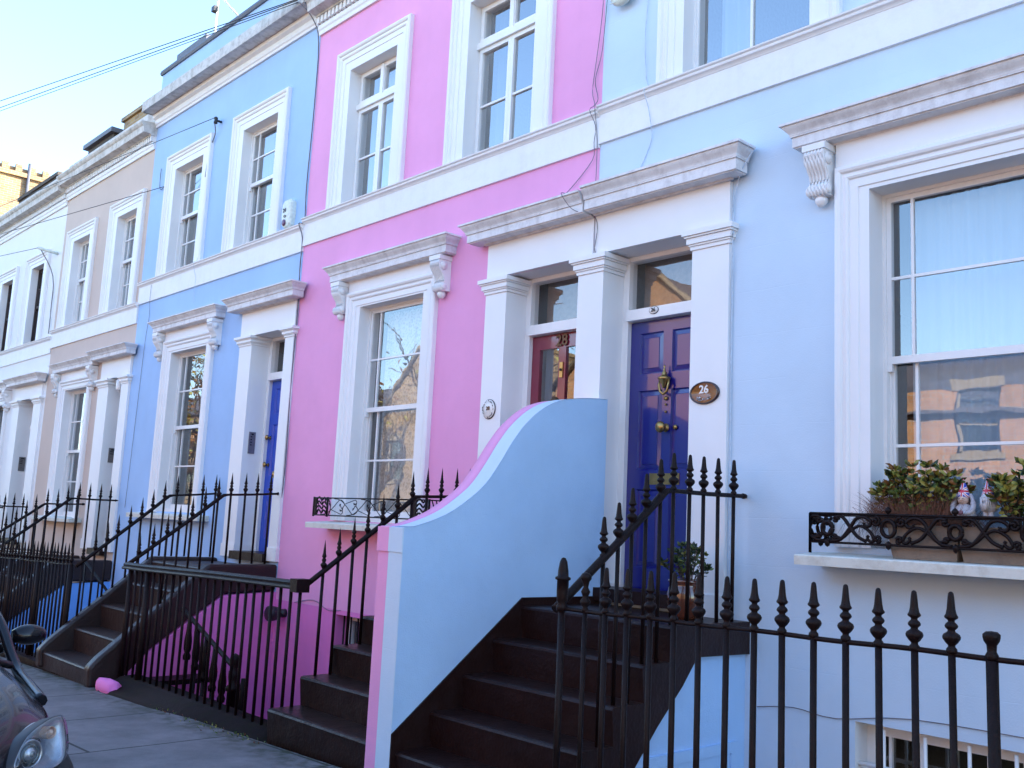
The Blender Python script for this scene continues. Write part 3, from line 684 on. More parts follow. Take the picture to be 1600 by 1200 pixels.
c = MB(); c.box(-5.632, -5.5, -2.012, -1.86, 1.29, 1.4555); o = c.build('pier_cap', M['pink'], H); o['label'] = 'pink half of the pier cap'
c = MB(); c.box(-5.4998, -5.3455, -2.012, -1.998, 1.29, 1.4555); o = c.build('pier_cap', M['pale'], H); o['label'] = 'pale blue half of the pier cap'
c = MB(); c.box(-5.4998, -5.3455, -2.006, -1.998, -.30, 1.289); c.build('pier_face', M['pale'], H)  # pier front and cap paler than the side: facing brightness put into colour
c = MB()   # pale strip along the curve: sky brightness painted into the top's colour
top = [(a, b) for a, b, _ in curve]
k = [[(-5.4996, y, z+.003), (-5.342, y, z+.003)] for y, z in top]
c.loft(k, closed=False); c.build('coping_lit_coat', M['pale'], H)

M['kerbd'] = paint('dirty dark kerb', (.022, .016, .016), .95, .6, 40, var=.35, grime=.7, grimecol=(.020, .022, .010), gscale=6, spec=.1)
# ------------------------------------------------------------------ iron railings
BIG = [(.0, 0), (.019, .003), (.022, .012), (.021, .022), (.014, .030), (.014, .036), (.024, .046), (.034, .061), (.0355, .070), (.031, .080), (.016, .090), (.014, .096), (.024, .106), (.026, .113), (.022, .121), (.013, .130), (.014, .136), (.025, .144), (.027, .150), (.021, .160), (.017, .180), (.0125, .230), (.0105, .243), (.006, .249), (0, .251)]
KNOB = [(0, 0), (.024, .002), (.026, .02), (.018, .035), (.020, .06), (.030, .075), (.034, .09), (.034, .102), (.022, .112), (0, .115)]
SHARP = [(.0, 0), (.016, .004), (.017, .016), (.012, .026), (.017, .036), (.027, .052), (.027, .062), (.013, .078), (.019, .092), (.019, .1), (.011, .112), (.020, .124), (.018, .132), (.013, .15), (.006, .215), (.0, .262)]
POST = [(0, 0), (.03, .005), (.034, .02), (.034, .03), (.024, .045), (.032, .06), (.034, .11), (.034, .175), (.045, .18), (.045, .192), (.032, .198), (.030, .23), (.022, .28), (.012, .30), (0, .305)]
BALL = [(0, 0), (.019, .005), (.02, .02), (.014, .03), (.028, .05), (.03, .065), (.014, .085), (.02, .10), (.026, .115), (.014, .14), (.018, .16), (.02, .17), (.031, .185), (.032, .20), (.022, .215), (0, .222)]
irn = random.Random(3)
def baluster(H, x, y, zb, zr, tip, r=.0135, n=8, name='baluster'):
    b = MB(); q = .004
    dx, dy = irn.uniform(-q, q), irn.uniform(-q, q); dz = irn.uniform(-.006, .004)
    b.loft([[(x+(dx if a else 0)+r*math.cos(2*math.pi*i/n), y+(dy if a else 0)+r*math.sin(2*math.pi*i/n), z) for i in range(n)] for a, z in ((0, zb), (1, zr))])
    if tip: b.lathe((x+dx, y+dy, zr+min(dz, 0)), tip, 14 if tip is BIG else 10)
    return b.build(name, M['iron'], H)
def flatbar(mb, p, q, w=.02, t=.008):
    """rail section swept along a path in a YZ or XZ plane"""
def handrail_fence(label, X, slope, wall_z, ys, zb, rail_r, tip, group='handrails with spikes beside the steps', dropfirst=0, low=None):
    """slope: (y,z) foot, (y,z) elbow; wall_z at y=0"""
    (y0, z0), (y1, z1) = slope
    H = thing('stair_railing', label, 'railing', (X, y0, zb(y0)), group)
    r = MB(); pts = [(X, y0, z0)]
    n = 6
    for i in range(1, n): pts.append((X, y0+(y1-.06-y0)*i/n, z0+(z1-.05-z0)*i/n))
    pts += [(X, y1-.05, z1-.035), (X, y1-.01, z1-.008), (X, y1+.04, z1), (X, y1*.5, (z1+wall_z)/2-.004), (X, -.03, wall_z), (X, .01, wall_z)]
    r.tube(pts, [rail_r*1.25]*(n+1)+[rail_r*1.1]+[rail_r*.72]*4, 8)
    r.lathey((X, -.02, wall_z), [(.016, -.02), (.020, .0), (.020, .02), (.012, .026)], 8)
    if low: r.tube(low, rail_r*1.2, 8)
    r.build('handrail', M['iron'], H)
    def zr(y):
        if y > y1: return z1+(wall_z-z1)*(y-y1)/(0-y1)
        return z0+(z1-z0)*(y-y0)/(y1-y0)
    for y in ys: baluster(H, X, y, zb(y), zr(y), tip)
    return H
def zstep(tops, fronts, base, off=0):
    def f(y):
        z = base
        for t, fr in zip(tops, fronts):
            if y > fr+.01: z = t
        return z+off
    return f
zS = zstep(T, Fr, -.3); zSB = zstep([t+.05 for t in TB], FB, -.4); zSE = zstep([t+.1 for t in TE], FB, -.6); zSW = zstep([t+.1 for t in TW], FB, -.8)
ys26 = [-1.50, -1.37, -1.24, -1.11, -.97, -.83, -.66, -.50, -.33, -.15]
handrail_fence('spiked iron handrail up the steps beside the deep blue door', -4.0, ((-1.90, 1.04), (-.90, 1.78)), 1.79, ys26, zS, .021, BIG)
handrail_fence('spiked iron handrail up the steps in front of the pink house window', -6.96, ((-1.74, .95), (-.68, 1.72)), 1.76, [-1.59, -1.45, -1.31, -1.18, -1.03, -.88, -.73, -.57, -.40, -.23, -.07], zS, .019, SHARP)
handrail_fence('right spiked iron handrail of the stone steps, nearest the pink house', -10.52, ((-1.76, .90), (-.72, 1.70)), 1.75, [-1.65, -1.51, -1.36, -1.23, -1.09, -.95, -.80, -.64, -.46, -.31, -.14], zSB, .018, SHARP)
handrail_fence('left spiked iron handrail of the stone steps, in front of the blue house window', -12.06, ((-1.75, .78), (-.68, 1.68)), 1.74, [-1.68, -1.55, -1.42, -1.30, -1.16, -1.03, -.9, -.76, -.6, -.43, -.25, -.08], zSB, .018, SHARP)
handrail_fence('spiked iron handrail of the beige house steps, nearest the blue house', -15.52, ((-1.75, .75), (-.70, 1.60)), 1.60, [-1.6-.0, -1.46, -1.32, -1.18, -1.04, -.9, -.76, -.6, -.44, -.28, -.12], zSE, .018, SHARP)
handrail_fence('spiked iron handrail of the beige house steps, in front of the beige house window', -16.95, ((-1.75, .66), (-.62, 1.50)), 1.52, [-1.6, -1.46, -1.32, -1.18, -1.04, -.9, -.76, -.6, -.44, -.28, -.12], zSE, .018, SHARP)
handrail_fence('spiked iron handrail of the white house steps, nearest the beige house', -19.78, ((-1.75, .60), (-.70, 1.42)), 1.42, [-1.6, -1.46, -1.32, -1.18, -1.04, -.9, -.76, -.6, -.44, -.28, -.12], zSW, .018, SHARP)
handrail_fence('spiked iron handrail of the white house steps, leftmost in the row', -21.3, ((-1.75, .55), (-.70, 1.36)), 1.38, [-1.6, -1.46, -1.32, -1.18, -1.04, -.9, -.76, -.6, -.44, -.28, -.12], zSW, .018, SHARP)

# front area railing of the pale blue house
H = thing('area_railing', 'black spiked iron railing on the pavement edge in front of the pale blue house', 'railing', (-2.4, -1.9, -.1), 'railings along the pavement')
r = MB(); pts = []
for i in range(60):
    x = -3.94+i*.062; pts.append((x, -1.9, 1.05+.0105*(x+3.94)+.0025*math.sin(x*9)))
r.tube(pts, .0115, 8); r.build('rail', M['iron'], H)
baluster(H, -3.94, -1.9, -.3, 1.035, POST, .020, 10, 'post')
baluster(H, -3.77, -1.9, -.3, 1.045, BALL, .0135)
for i in range(24):
    x = -3.62+.1565*i
    if i == 13: baluster(H, x, -1.9, -.3, 1.066, KNOB, .024, 10, 'post')
    else: baluster(H, x, -1.9, -.3, 1.048+.0105*(x+3.94), BIG, .0158)
s = MB(); s.box(-3.94, -.3, -2.02, -1.78, -.45, -.02); s.build('kerb', M['step'], H)

# pink house railing with the heavy moulded top rail
H = thing('area_railing', 'black iron railing with heavy moulded top rail in front of the pink basement', 'railing', (-8.6, -1.78, -.3), 'railings along the pavement')
r = MB()
RP = [(-.045, 0), (-.05, .012), (-.045, .026), (-.03, .034), (-.034, .05), (-.022, .066), (0, .072), (.022, .066), (.034, .05), (.03, .034), (.045, .026), (.05, .012), (.045, 0)]
rings = []
for (x, z) in ((-10.50, .855), (-9.9, .862), (-8.4, .895), (-7.00, .915)): rings.append([(x, -1.78+a, z+b) for a, b in RP])
r.loft(rings, sm=False); r.box(-7.035, -6.93, -1.84, -1.72, .895, 1.0); r.build('top_rail', M['iron'], H)
for i in range(24):
    x = -10.36+.1475*i
    if x > -6.93: break
    if i in (0,): baluster(H, x, -1.78, GZ(x)+.0, .86, None, .030, 8, 'post')
    elif i == 3: baluster(H, x, -1.78, GZ(x)+.0, .87, None, .036, 8, 'post')
    else: baluster(H, x, -1.78, -.22 if x < -7.05 else 0.0, .88+.0157*(x+9), None, .0142)
s = MB(); s.prismx([(-2.06, -.5), (-2.06, -.30), (-1.98, -.275), (-1.90, -.235), (-1.84, -.205), (-1.66, -.195), (-1.66, -.5)], -10.2, -7.02, sm=True); s.build('kerb', M['kerbd'], H)
s = MB(); s.tube([(-9.42, -1.80, .90), (-9.40, -1.83, .80), (-9.35, -1.83, .74), (-9.45, -1.82, .62)], .006, 5); s.build('chain', M['iron'], H)
b = MB(); rr = random.Random(5)
rings = []
for k, (q, w_) in enumerate(((0, .0), (.02, .07), (.08, .085), (.20, .09), (.34, .09), (.42, .08), (.43, .0))):
    rings.append([(-10.32+q+rr.uniform(-.012, .012), -2.0+w_*math.cos(a)*.8, GZ(-10)+.04+w_*math.sin(a)*(.95+rr.uniform(-.08, .08))) for a in [2*math.pi*i/10 for i in range(10)]])
b.loft(rings)
tag(b.build('kerb_stone', M['pinkdeep'], None, (-10.1, -1.98, GZ(-10))), 'pink painted lump of kerb at the foot of the stone steps', 'kerb stone')

def spiked_area(label, x0, x1, y, zr0, zr1, zb, sp=.145, tip=SHARP):
    H = thing('area_railing', label, 'railing', ((x0+x1)/2, y, zb), 'railings along the pavement')
    r = MB(); n = 20; r.tube([(x0+(x1-x0)*i/n, y, zr0+(zr1-zr0)*i/n+.004*math.sin(i)) for i in range(n+1)], .0115, 6); r.build('rail', M['iron'], H)
    x = x0+.06; i = 0
    while x < x1-.02:
        zr = zr0+(zr1-zr0)*(x-x0)/(x1-x0)
        baluster(H, x, y, zb, zr, tip, .034 if i % 9 == 8 else .0135, 8, 'post' if i % 9 == 8 else 'baluster'); x += sp; i += 1
    s = MB(); s.box(x0, x1, y-.1, y+.12, zb-.2, zb+.04); s.build('kerb', M['step'], H)
    return H
spiked_area('dense spiked railing in front of the sky blue house basement', -15.45, -12.1, -1.78, .72, .80, -.42, .125)
spiked_area('dense spiked railing in front of the beige house basement', -19.65, -17.0, -1.78, .56, .63, -.55, .125)
spiked_area('dense spiked railing in front of the white house basement', -24.5, -21.35, -1.78, .40, .48, -.7, .125)
# inner railing guarding the blue house area stair
H = thing('area_stair_rail', 'slanting black iron rail going down into the sky blue house area', 'railing', (-12.6, -1.1, -.4))
r = MB(); r.tube([(-13.0, -1.3, .78), (-12.35, -1.15, .36), (-12.2, -1.1, -.1)], .018, 6)
for i in range(5): x = -13.0+i*.17; r.tube([(x, -1.3+.03*i, -1.0), (x, -1.3+.03*i, .78-.11*i)], .011, 6)
r.build('rail', M['iron'], H)

# pink basement stair with its rail and newel
H = thing('basement_steps', 'black basement steps with slanting rail behind the pink house railing', 'steps', (-9.2, -1.35, -.4))
s = MB()
for k in range(9): s.box(-10.3+k*.27, -10.3+(k+1)*.27+.03, -1.62, -.95, -.30-k*.21, -.25-k*.21)
s.build('tread', M['iron'], H)
s = MB(); s.tube([(-10.3, -1.2, .45), (-9.0, -1.2, -.02), (-8.55, -1.4, -.12)], .024, 8); s.build('handrail', M['iron'], H)
for i in range(7):
    x = -10.1+i*.21; z = .45-(x+10.3)*.362
    b = MB(); b.tube([(x, -1.2, -1.4), (x, -1.2, z-.42)], .022, 8); b.lathe((x, -1.2, z-.45), [(.0, 0), (.040, .01), (.044, .05), (.028, .08), (.042, .12), (.044, .2), (.03, .3), (.022, .45)], 8); b.build('baluster', M['iron'], H)
b = MB(); b.lathe((-8.47, -1.5, -1.3), [(.05, 0), (.05, 1.18), (.065, 1.19), (.065, 1.22), (.04, 1.24), (.05, 1.30), (.05, 1.36), (.03, 1.38), (.045, 1.42), (.052, 1.46), (.04, 1.5), (.0, 1.52)], 12); b.build('newel', M['iron'], H)

# ------------------------------------------------------------------ wrought iron window guards
def guard26():
    H = thing('window_guard', 'black cast iron scrollwork guard on the sill of the pale blue house window', 'window guard', (-2.4, -.28, 1.41), 'iron window guards')
    x0, x1, z0, z1 = -3.32, -1.62, 1.495, 1.675; yf = -.29
    def panel(fn, L, name, start=0.):
        b = MB()
        def tb(pts, r): b.tube([fn(u, z) for u, z in pts], r, 6)
        tb([(0, z1), (L, z1)], .0085); tb([(0, z1-.012), (L, z1-.012)], .005); tb([(0, z0), (L, z0)], .0085); tb([(0.0, z0-.07), (0.0, z1)], .011)
        H_ = z1-z0; zm = (z0+z1)/2
        def spiral(cu, cz, r0, turns, a0, sgn, n=14):
            return [(cu+r0*(1-k/n*.85)*math.cos(a0+sgn*turns*2*math.pi*k/n), cz+r0*(1-k/n*.85)*math.sin(a0+sgn*turns*2*math.pi*k/n)) for k in range(n+1)]
        P = .80; nn = int(L/P)+2
        for k in range(-1, nn):
            u0 = start+k*P
            sets = []
            sets.append(([(u0+.042*math.cos(t*math.pi/8), zm+.008+.050*math.sin(t*math.pi/8)) for t in range(17)], .0105))
            sets.append(([(u0+P/2+.036*math.cos(t*math.pi/8), zm-.002+.040*math.sin(t*math.pi/8)) for t in range(17)], .0115))
            for s_ in (1, -1):
                uc = u0+P/2
                sets.append((catmull([(uc-s_*.02, z0+.010, 0), (uc-s_*.09, z0+.022, 0), (uc-s_*.15, zm, 0), (uc-s_*.195, z1-.028, 0), (uc-s_*.25, z1-.018, 0), (uc-s_*.29, z1-.045, 0), (uc-s_*.275, zm+.018, 0), (uc-s_*.245, zm+.024, 0), (uc-s_*.245, zm+.04, 0)], 4), .0095))
                sets.append((catmull([(uc-s_*.05, z1-.022, 0), (uc-s_*.10, z1-.018, 0), (uc-s_*.15, zm+.015, 0), (uc-s_*.20, z0+.045, 0), (uc-s_*.26, z0+.015, 0)], 4), .0095))
                sets.append((catmull([(uc-s_*.05, zm-.045, 0), (uc-s_*.10, z0+.03, 0), (uc-s_*.16, zm-.01, 0), (uc-s_*.22, zm+.018, 0), (uc-s_*.28, zm-.012, 0), (uc-s_*.31, z0+.03, 0), (uc-s_*.29, z0+.014, 0), (uc-s_*.265, z0+.035, 0), (uc-s_*.275, z0+.05, 0)], 4), .0085))
                sets.append(([(a, b_, 0) for a, b_ in spiral(uc+s_*.058, zm+.052, .020, 1.2, 0, s_)], .009))
                sets.append(([(a, b_, 0) for a, b_ in spiral(uc+s_*.052, zm-.050, .018, 1.2, 0, -s_)], .009))
                sets.append(([(a, b_, 0) for a, b_ in spiral(u0+s_*.080, zm+.048, .032, 1.4, math.pi/2, s_)], .0085))
                sets.append(([(a, b_, 0) for a, b_ in spiral(u0+s_*.070, zm-.058, .024, 1.3, -math.pi/2, -s_)], .0085))
            for pts, rr in sets:
                pts = [(p[0], p[1]) for p in pts]; rr *= 1.22
                run = []
                for p in pts:
                    if 0 <= p[0] <= L: run.append(p)
                    else:
                        if len(run) > 2: tb(run, rr)
                        run = []
                if len(run) > 2: tb(run, rr)
            for uu in (u0, u0+P/2):
                if 0 < uu < L: 
                    c = fn(uu, z0); b.lathe((c[0], c[1], c[2]-.03), [(0, 0), (.014, .01), (.018, .025), (.02, .04), (0, .055)], 8)
        for uu in (start+.0, start+.4, start+.8, start+1.2):
            if name == 'front_panel' and 0 < uu < L: c = fn(uu, z1); b.lathe((c[0], c[1], c[2]), [(0, 0), (.010, .004), (.010, .01), (.02, .02), (.021, .03), (.012, .042), (0, .052)], 8)
        return b.build(name, M['iron'], H)
    panel(lambda u, z: (x0+u, yf, z), x1-x0, 'front_panel', .52)
    panel(lambda u, z: (x0, yf+u, z), .27, 'side_panel', .13)
    panel(lambda u, z: (x1, yf+u, z), .27, 'side_panel', .13)
guard26()

def guard25():
    H = thing('window_guard', 'thin wrought iron guard with leafy scrolls on the pink house window sill', 'window guard', (-8.4, -.27, 1.45), 'iron window guards')
    x0, x1, z0, z1 = -9.35, -7.32, 1.52, 1.705; yf = -.25
    b = MB()
    b.tube([(x0, yf, z1), (x1, yf, z1)], .008, 6); b.tube([(x0, yf, z0), (x1, yf, z0)], .008, 6)
    for x in (x0, x0+.27, x1-.25, x1): b.tube([(x, yf, z0-.015), (x, yf, z1+.01)], .012, 6)
    zm = (z0+z1)/2
    for (xa, xb) in ((x0, x0+.27), (x1-.25, x1)):   # dense cast end panels
        for k in range(4):
            zz = z0+.025+k*.045
            b.tube(catmull([(xa+.05, yf, zz), (xa+.10, yf, zz+.035), (xa+.16, yf, zz), (xa+.20, yf, zz+.03), (xb-.02, yf, zz)], 3), .009, 6)
        b.box(xa, xa+.055, yf-.006, yf+.006, z0, z1)
    L = x1-.25-(x0+.27); X = x0+.27
    for s_, ph in ((1, 0), (-1, .5), (1, 1.), (-1, 1.5), (1, 2.), (-1, 2.5)):
        u = X+L*(ph+.25)/3.0
        w = L/3*.5
        b.tube(catmull([(u-w, yf, zm-s_*.085), (u-w*.5, yf, zm-s_*.07), (u, yf, zm), (u+w*.45, yf, zm+s_*.075), (u+w*.8, yf, zm+s_*.03), (u+w*.62, yf, zm-s_*.015), (u+w*.5, yf, zm+s_*.02)], 4), .0045, 5)
        b.tube(catmull([(u-w*.2, yf, zm-s_*.03), (u+w*.3, yf, zm-s_*.06), (u+w*.6, yf, zm-s_*.075), (u+w*.7, yf, zm-s_*.045), (u+w*.55, yf, zm-s_*.035)], 4), .004, 5)
        for (lx, lz, a) in ((u+w*.5, zm+s_*.02, .7), (u+w*.55, zm-s_*.035, -.5), (u-w*.3, zm+s_*.03, 1.2)):
            q = .024
            b.poly([(lx-q*math.cos(a), yf-.002, lz-q*math.sin(a)), (lx+q*.5*math.sin(a), yf-.008, lz-q*.5*math.cos(a)), (lx+q*math.cos(a), yf-.002, lz+q*math.sin(a)), (lx-q*.5*math.sin(a), yf-.008, lz+q*.5*math.cos(a))])
    b.build('front_panel', M['iron'], H)
    for x in (x0, x1):
        b = MB(); b.tube([(x, yf, z1), (x, 0, z1)], .007, 6); b.tube([(x, yf, z0), (x, 0, z0)], .007, 6)
        for k in range(4): b.tube(catmull([(x, yf+.04+k*.05, z0), (x, yf+.065+k*.05, zm), (x, yf+.03+k*.05, z1)], 3), .006, 5)
        b.build('side_panel', M['iron'], H)
guard25()

# ------------------------------------------------------------------ planters, plants, gnomes, pot
M['terra'] = paint('weathered stone trough', (.20, .155, .12), .9, .5, 40, var=.2, grime=.6, grimecol=(.07, .055, .045))
M['drygrass'] = plain('dry brown grass', (.13, .050, .026), .8)
def leafmat(name, c): return plain(name, c, .5)
M['leafg'] = leafmat('leaf green', (.085, .12, .022)); M['leafy'] = leafmat('leaf yellow green', (.28, .26, .05)); M['leafr'] = leafmat('leaf russet', (.22, .10, .03)); M['leafd'] = leafmat('leaf dark', (.018, .035, .012)); M['stem'] = plain('stem', (.06, .035, .02), .8)
def leaf(mb, p, d, ln, wd, m, rnd):
    d = Vector(d).normalized(); s = d.cross(Vector((rnd.uniform(-1, 1), rnd.uniform(-1, 1), rnd.uniform(-.3, 1)))).normalized(); nrm = d.cross(s)
    p = Vector(p)
    pts = [p, p+d*ln*.3+s*wd*.42+nrm*wd*.15, p+d*ln*.68+s*wd*.46+nrm*wd*.12, p+d*ln-nrm*ln*.12, p+d*ln*.68-s*wd*.46+nrm*wd*.12, p+d*ln*.3-s*wd*.42+nrm*wd*.15]
    mid = p+d*ln*.5-nrm*wd*.12
    k = len(mb.v); mb.v += [tuple(q) for q in pts]+[tuple(mid)]
    for i in range(6):
        mb.f.append((k+i, k+(i+1) % 6, k+6)); mb.m.append(m); mb.s.append(True)
def shrub(name, label, cx, cy, z0, rx, ry, h, nst, seed, cat='plant', loc=None, lsz=.045, mats=('leafg', 'leafy', 'leafr', 'leafd'), wts=(5, 4, 3, 4), group=None, lean=0):
    rnd = random.Random(seed); H = thing(name, label, cat, loc or (cx, cy, z0), group)
    st = MB(); fo = MB(); ws = []
    for i, w_ in enumerate(wts): ws += [i]*w_
    for s_ in range(nst):
        a = rnd.uniform(0, 2*math.pi); q = math.sqrt(rnd.random())
        tx = cx+rx*q*math.cos(a)+lean; ty = cy+ry*q*math.sin(a); tz = z0+h*(1-.45*q*q)*rnd.uniform(.6, 1.0)
        b0 = (cx+rx*.35*q*math.cos(a), cy+ry*.3*q*math.sin(a), z0)
        mid = ((b0[0]+tx)/2+rnd.uniform(-.02, .02), (b0[1]+ty)/2, z0+(tz-z0)*.6)
        path = catmull([b0, mid, (tx, ty, tz)], 3)
        st.tube(path, [.004-.0025*i/(len(path)-1) for i in range(len(path))], 4)
        for p in path[2:]:
            for j in range(2):
                a2 = rnd.uniform(0, 6.28)
                leaf(fo, p, (math.cos(a2), math.sin(a2), rnd.uniform(-.2, .8)), lsz*rnd.uniform(.6, 1.1), lsz*.45, rnd.choice(ws), rnd)
        for j in range(7):
            a2 = 2*math.pi*j/7+rnd.uniform(-.3, .3)
            leaf(fo, path[-1], (math.cos(a2), math.sin(a2), rnd.uniform(.1, .9)), lsz*rnd.uniform(.8, 1.3), lsz*.5, rnd.choice(ws), rnd)
    fo.build('foliage', [M[m] for m in mats], H); st.build('stem', M['stem'], H)
    return H
for i, (xa, xb) in enumerate(((-2.80, -2.42), (-2.38, -1.95))):
    t = MB(); zt = 1.62
    rings = []
    for (e, z) in ((0, 1.418), (.0, 1.424), (.012, 1.50), (.02, 1.60), (.026, zt), (.010, zt), (.0, 1.59)):
        rings.append([(xa-e, -.235-e, z), (xb+e, -.235-e, z), (xb+e, .0+e*.3, z), (xa-e, .0+e*.3, z)])
    t.loft(rings, sm=False)
    tag(t.build('window_box', M['terra'], None, ((xa+xb)/2, -.12, 1.41)), ('weathered window box under the brown grass, behind the left half of the scroll guard', 'weathered window box at the right edge, behind the scroll guard')[i], 'window box', 'window boxes')
shrub('window_box_plant', 'green and russet leafy shrub growing at the left of the window box', -2.68, -.12, 1.62, .30, .13, .40, 56, 21, lsz=.054, wts=(5, 6, 3, 3), group='window box plants')
shrub('window_box_plant', 'yellow green leafy shrub at the right edge beside the gnomes', -2.10, -.12, 1.62, .18, .12, .40, 36, 27, lsz=.055, wts=(6, 6, 2, 3), group='window box plants')
rnd = random.Random(9); g = MB()
for i in range(3400):
    x = rnd.gauss(-2.70, .15); y = rnd.uniform(-.22, 0); a = rnd.gauss(0, .5)+(x+2.66)*3.2; ln = rnd.uniform(.08, .28)
    if not -3.0 < x < -2.40: continue
    z = 1.60+rnd.uniform(0, .03)
    p1 = (x+math.sin(a)*ln*.5, y+rnd.uniform(-.02, .02), z+math.cos(a)*ln*.55); p2 = (x+math.sin(a*1.5)*ln, p1[1]+rnd.uniform(-.04, .03), z+math.cos(a*1.4)*ln*.9)
    w_ = .0012
    g.v += [(x-w_, y, z), (x+w_, y, z), (p1[0]-w_, p1[1], p1[2]), (p1[0]+w_, p1[1], p1[2]), p2]; k = len(g.v)-5
    g.f += [(k, k+1, k+3, k+2), (k+2, k+3, k+4)]; g.m += [0, 0]; g.s += [False, False]
for i in range(10):   # a few long stray stalks leaning out over the architrave
    x = -2.92+rnd.uniform(-.03, .03); dx = rnd.uniform(-.20, -.05); hh = rnd.uniform(.1, .26)
    g.tube(catmull([(x, -.1, 1.60), (x+dx*.5, -.12, 1.60+hh*.7), (x+dx, -.13, 1.60+hh)], 3), .0010, 3)
tag(g.build('dry_grass', M['drygrass'], None, (-2.66, -.1, 1.6)), 'tangle of dry brown grass in the window box around the shrub', 'grass', kind='stuff')

# gnomes
def flagmat():
    m, t, out = nt('flag hat'); b = N(t, 'ShaderNodeBsdfPrincipled'); t.links.new(b.outputs[0], out.inputs[0]); b.inputs['Roughness'].default_value = .35
    tc = N(t, 'ShaderNodeTexCoord'); sp = N(t, 'ShaderNodeSeparateXYZ'); t.links.new(tc.outputs['Object'], sp.inputs[0])
    def band(expr, w):
        a = N(t, 'ShaderNodeMath', operation='ABSOLUTE'); t.links.new(expr, a.inputs[0])
        c = N(t, 'ShaderNodeMath', operation='LESS_THAN'); c.inputs[1].default_value = w; t.links.new(a.outputs[0], c.inputs[0]); return c.outputs[0]
    zc = N(t, 'ShaderNodeMath', operation='SUBTRACT'); t.links.new(sp.outputs[2], zc.inputs[0]); zc.inputs[1].default_value = .145
    pl = N(t, 'ShaderNodeMath', operation='ADD'); t.links.new(sp.outputs[0], pl.inputs[0]); t.links.new(zc.outputs[0], pl.inputs[1])
    mi = N(t, 'ShaderNodeMath', operation='SUBTRACT'); t.links.new(sp.outputs[0], mi.inputs[0]); t.links.new(zc.outputs[0], mi.inputs[1])
    col = None
    cur = None
    for (bands, c) in (([band(pl.outputs[0], .008), band(mi.outputs[0], .008), band(sp.outputs[0], .007), band(zc.outputs[0], .009)], (.75, .72, .74, 1)), ([band(sp.outputs[0], .0035), band(zc.outputs[0], .005), band(pl.outputs[0], .0025), band(mi.outputs[0], .0025)], (.55, .02, .05, 1))):
        mxv = bands[0]
        for b2 in bands[1:]:
            q = N(t, 'ShaderNodeMath', operation='MAXIMUM'); t.links.new(mxv, q.inputs[0]); t.links.new(b2, q.inputs[1]); mxv = q.outputs[0]
        mx = N(t, 'ShaderNodeMix', data_type='RGBA'); t.links.new(mxv, mx.inputs[0])
        if cur is None: mx.inputs[6].default_value = (.02, .04, .42, 1)
        else: t.links.new(cur, mx.inputs[6])
        mx.inputs[7].default_value = c; cur = mx.outputs[2]
    t.links.new(cur, b.inputs['Base Color']); return m
M['flag'] = flagmat(); M['gskin'] = plain('gnome face paint', (.62, .45, .36), .4); M['gbody'] = plain('gnome grey robe', (.42, .40, .43), .5); M['ghair'] = plain('gnome dark hair', (.03, .02, .02), .5); M['gbeard'] = plain('gnome white beard', (.55, .54, .56), .7); M['gorb'] = plain('gnome parcel', (.25, .10, .12), .5)
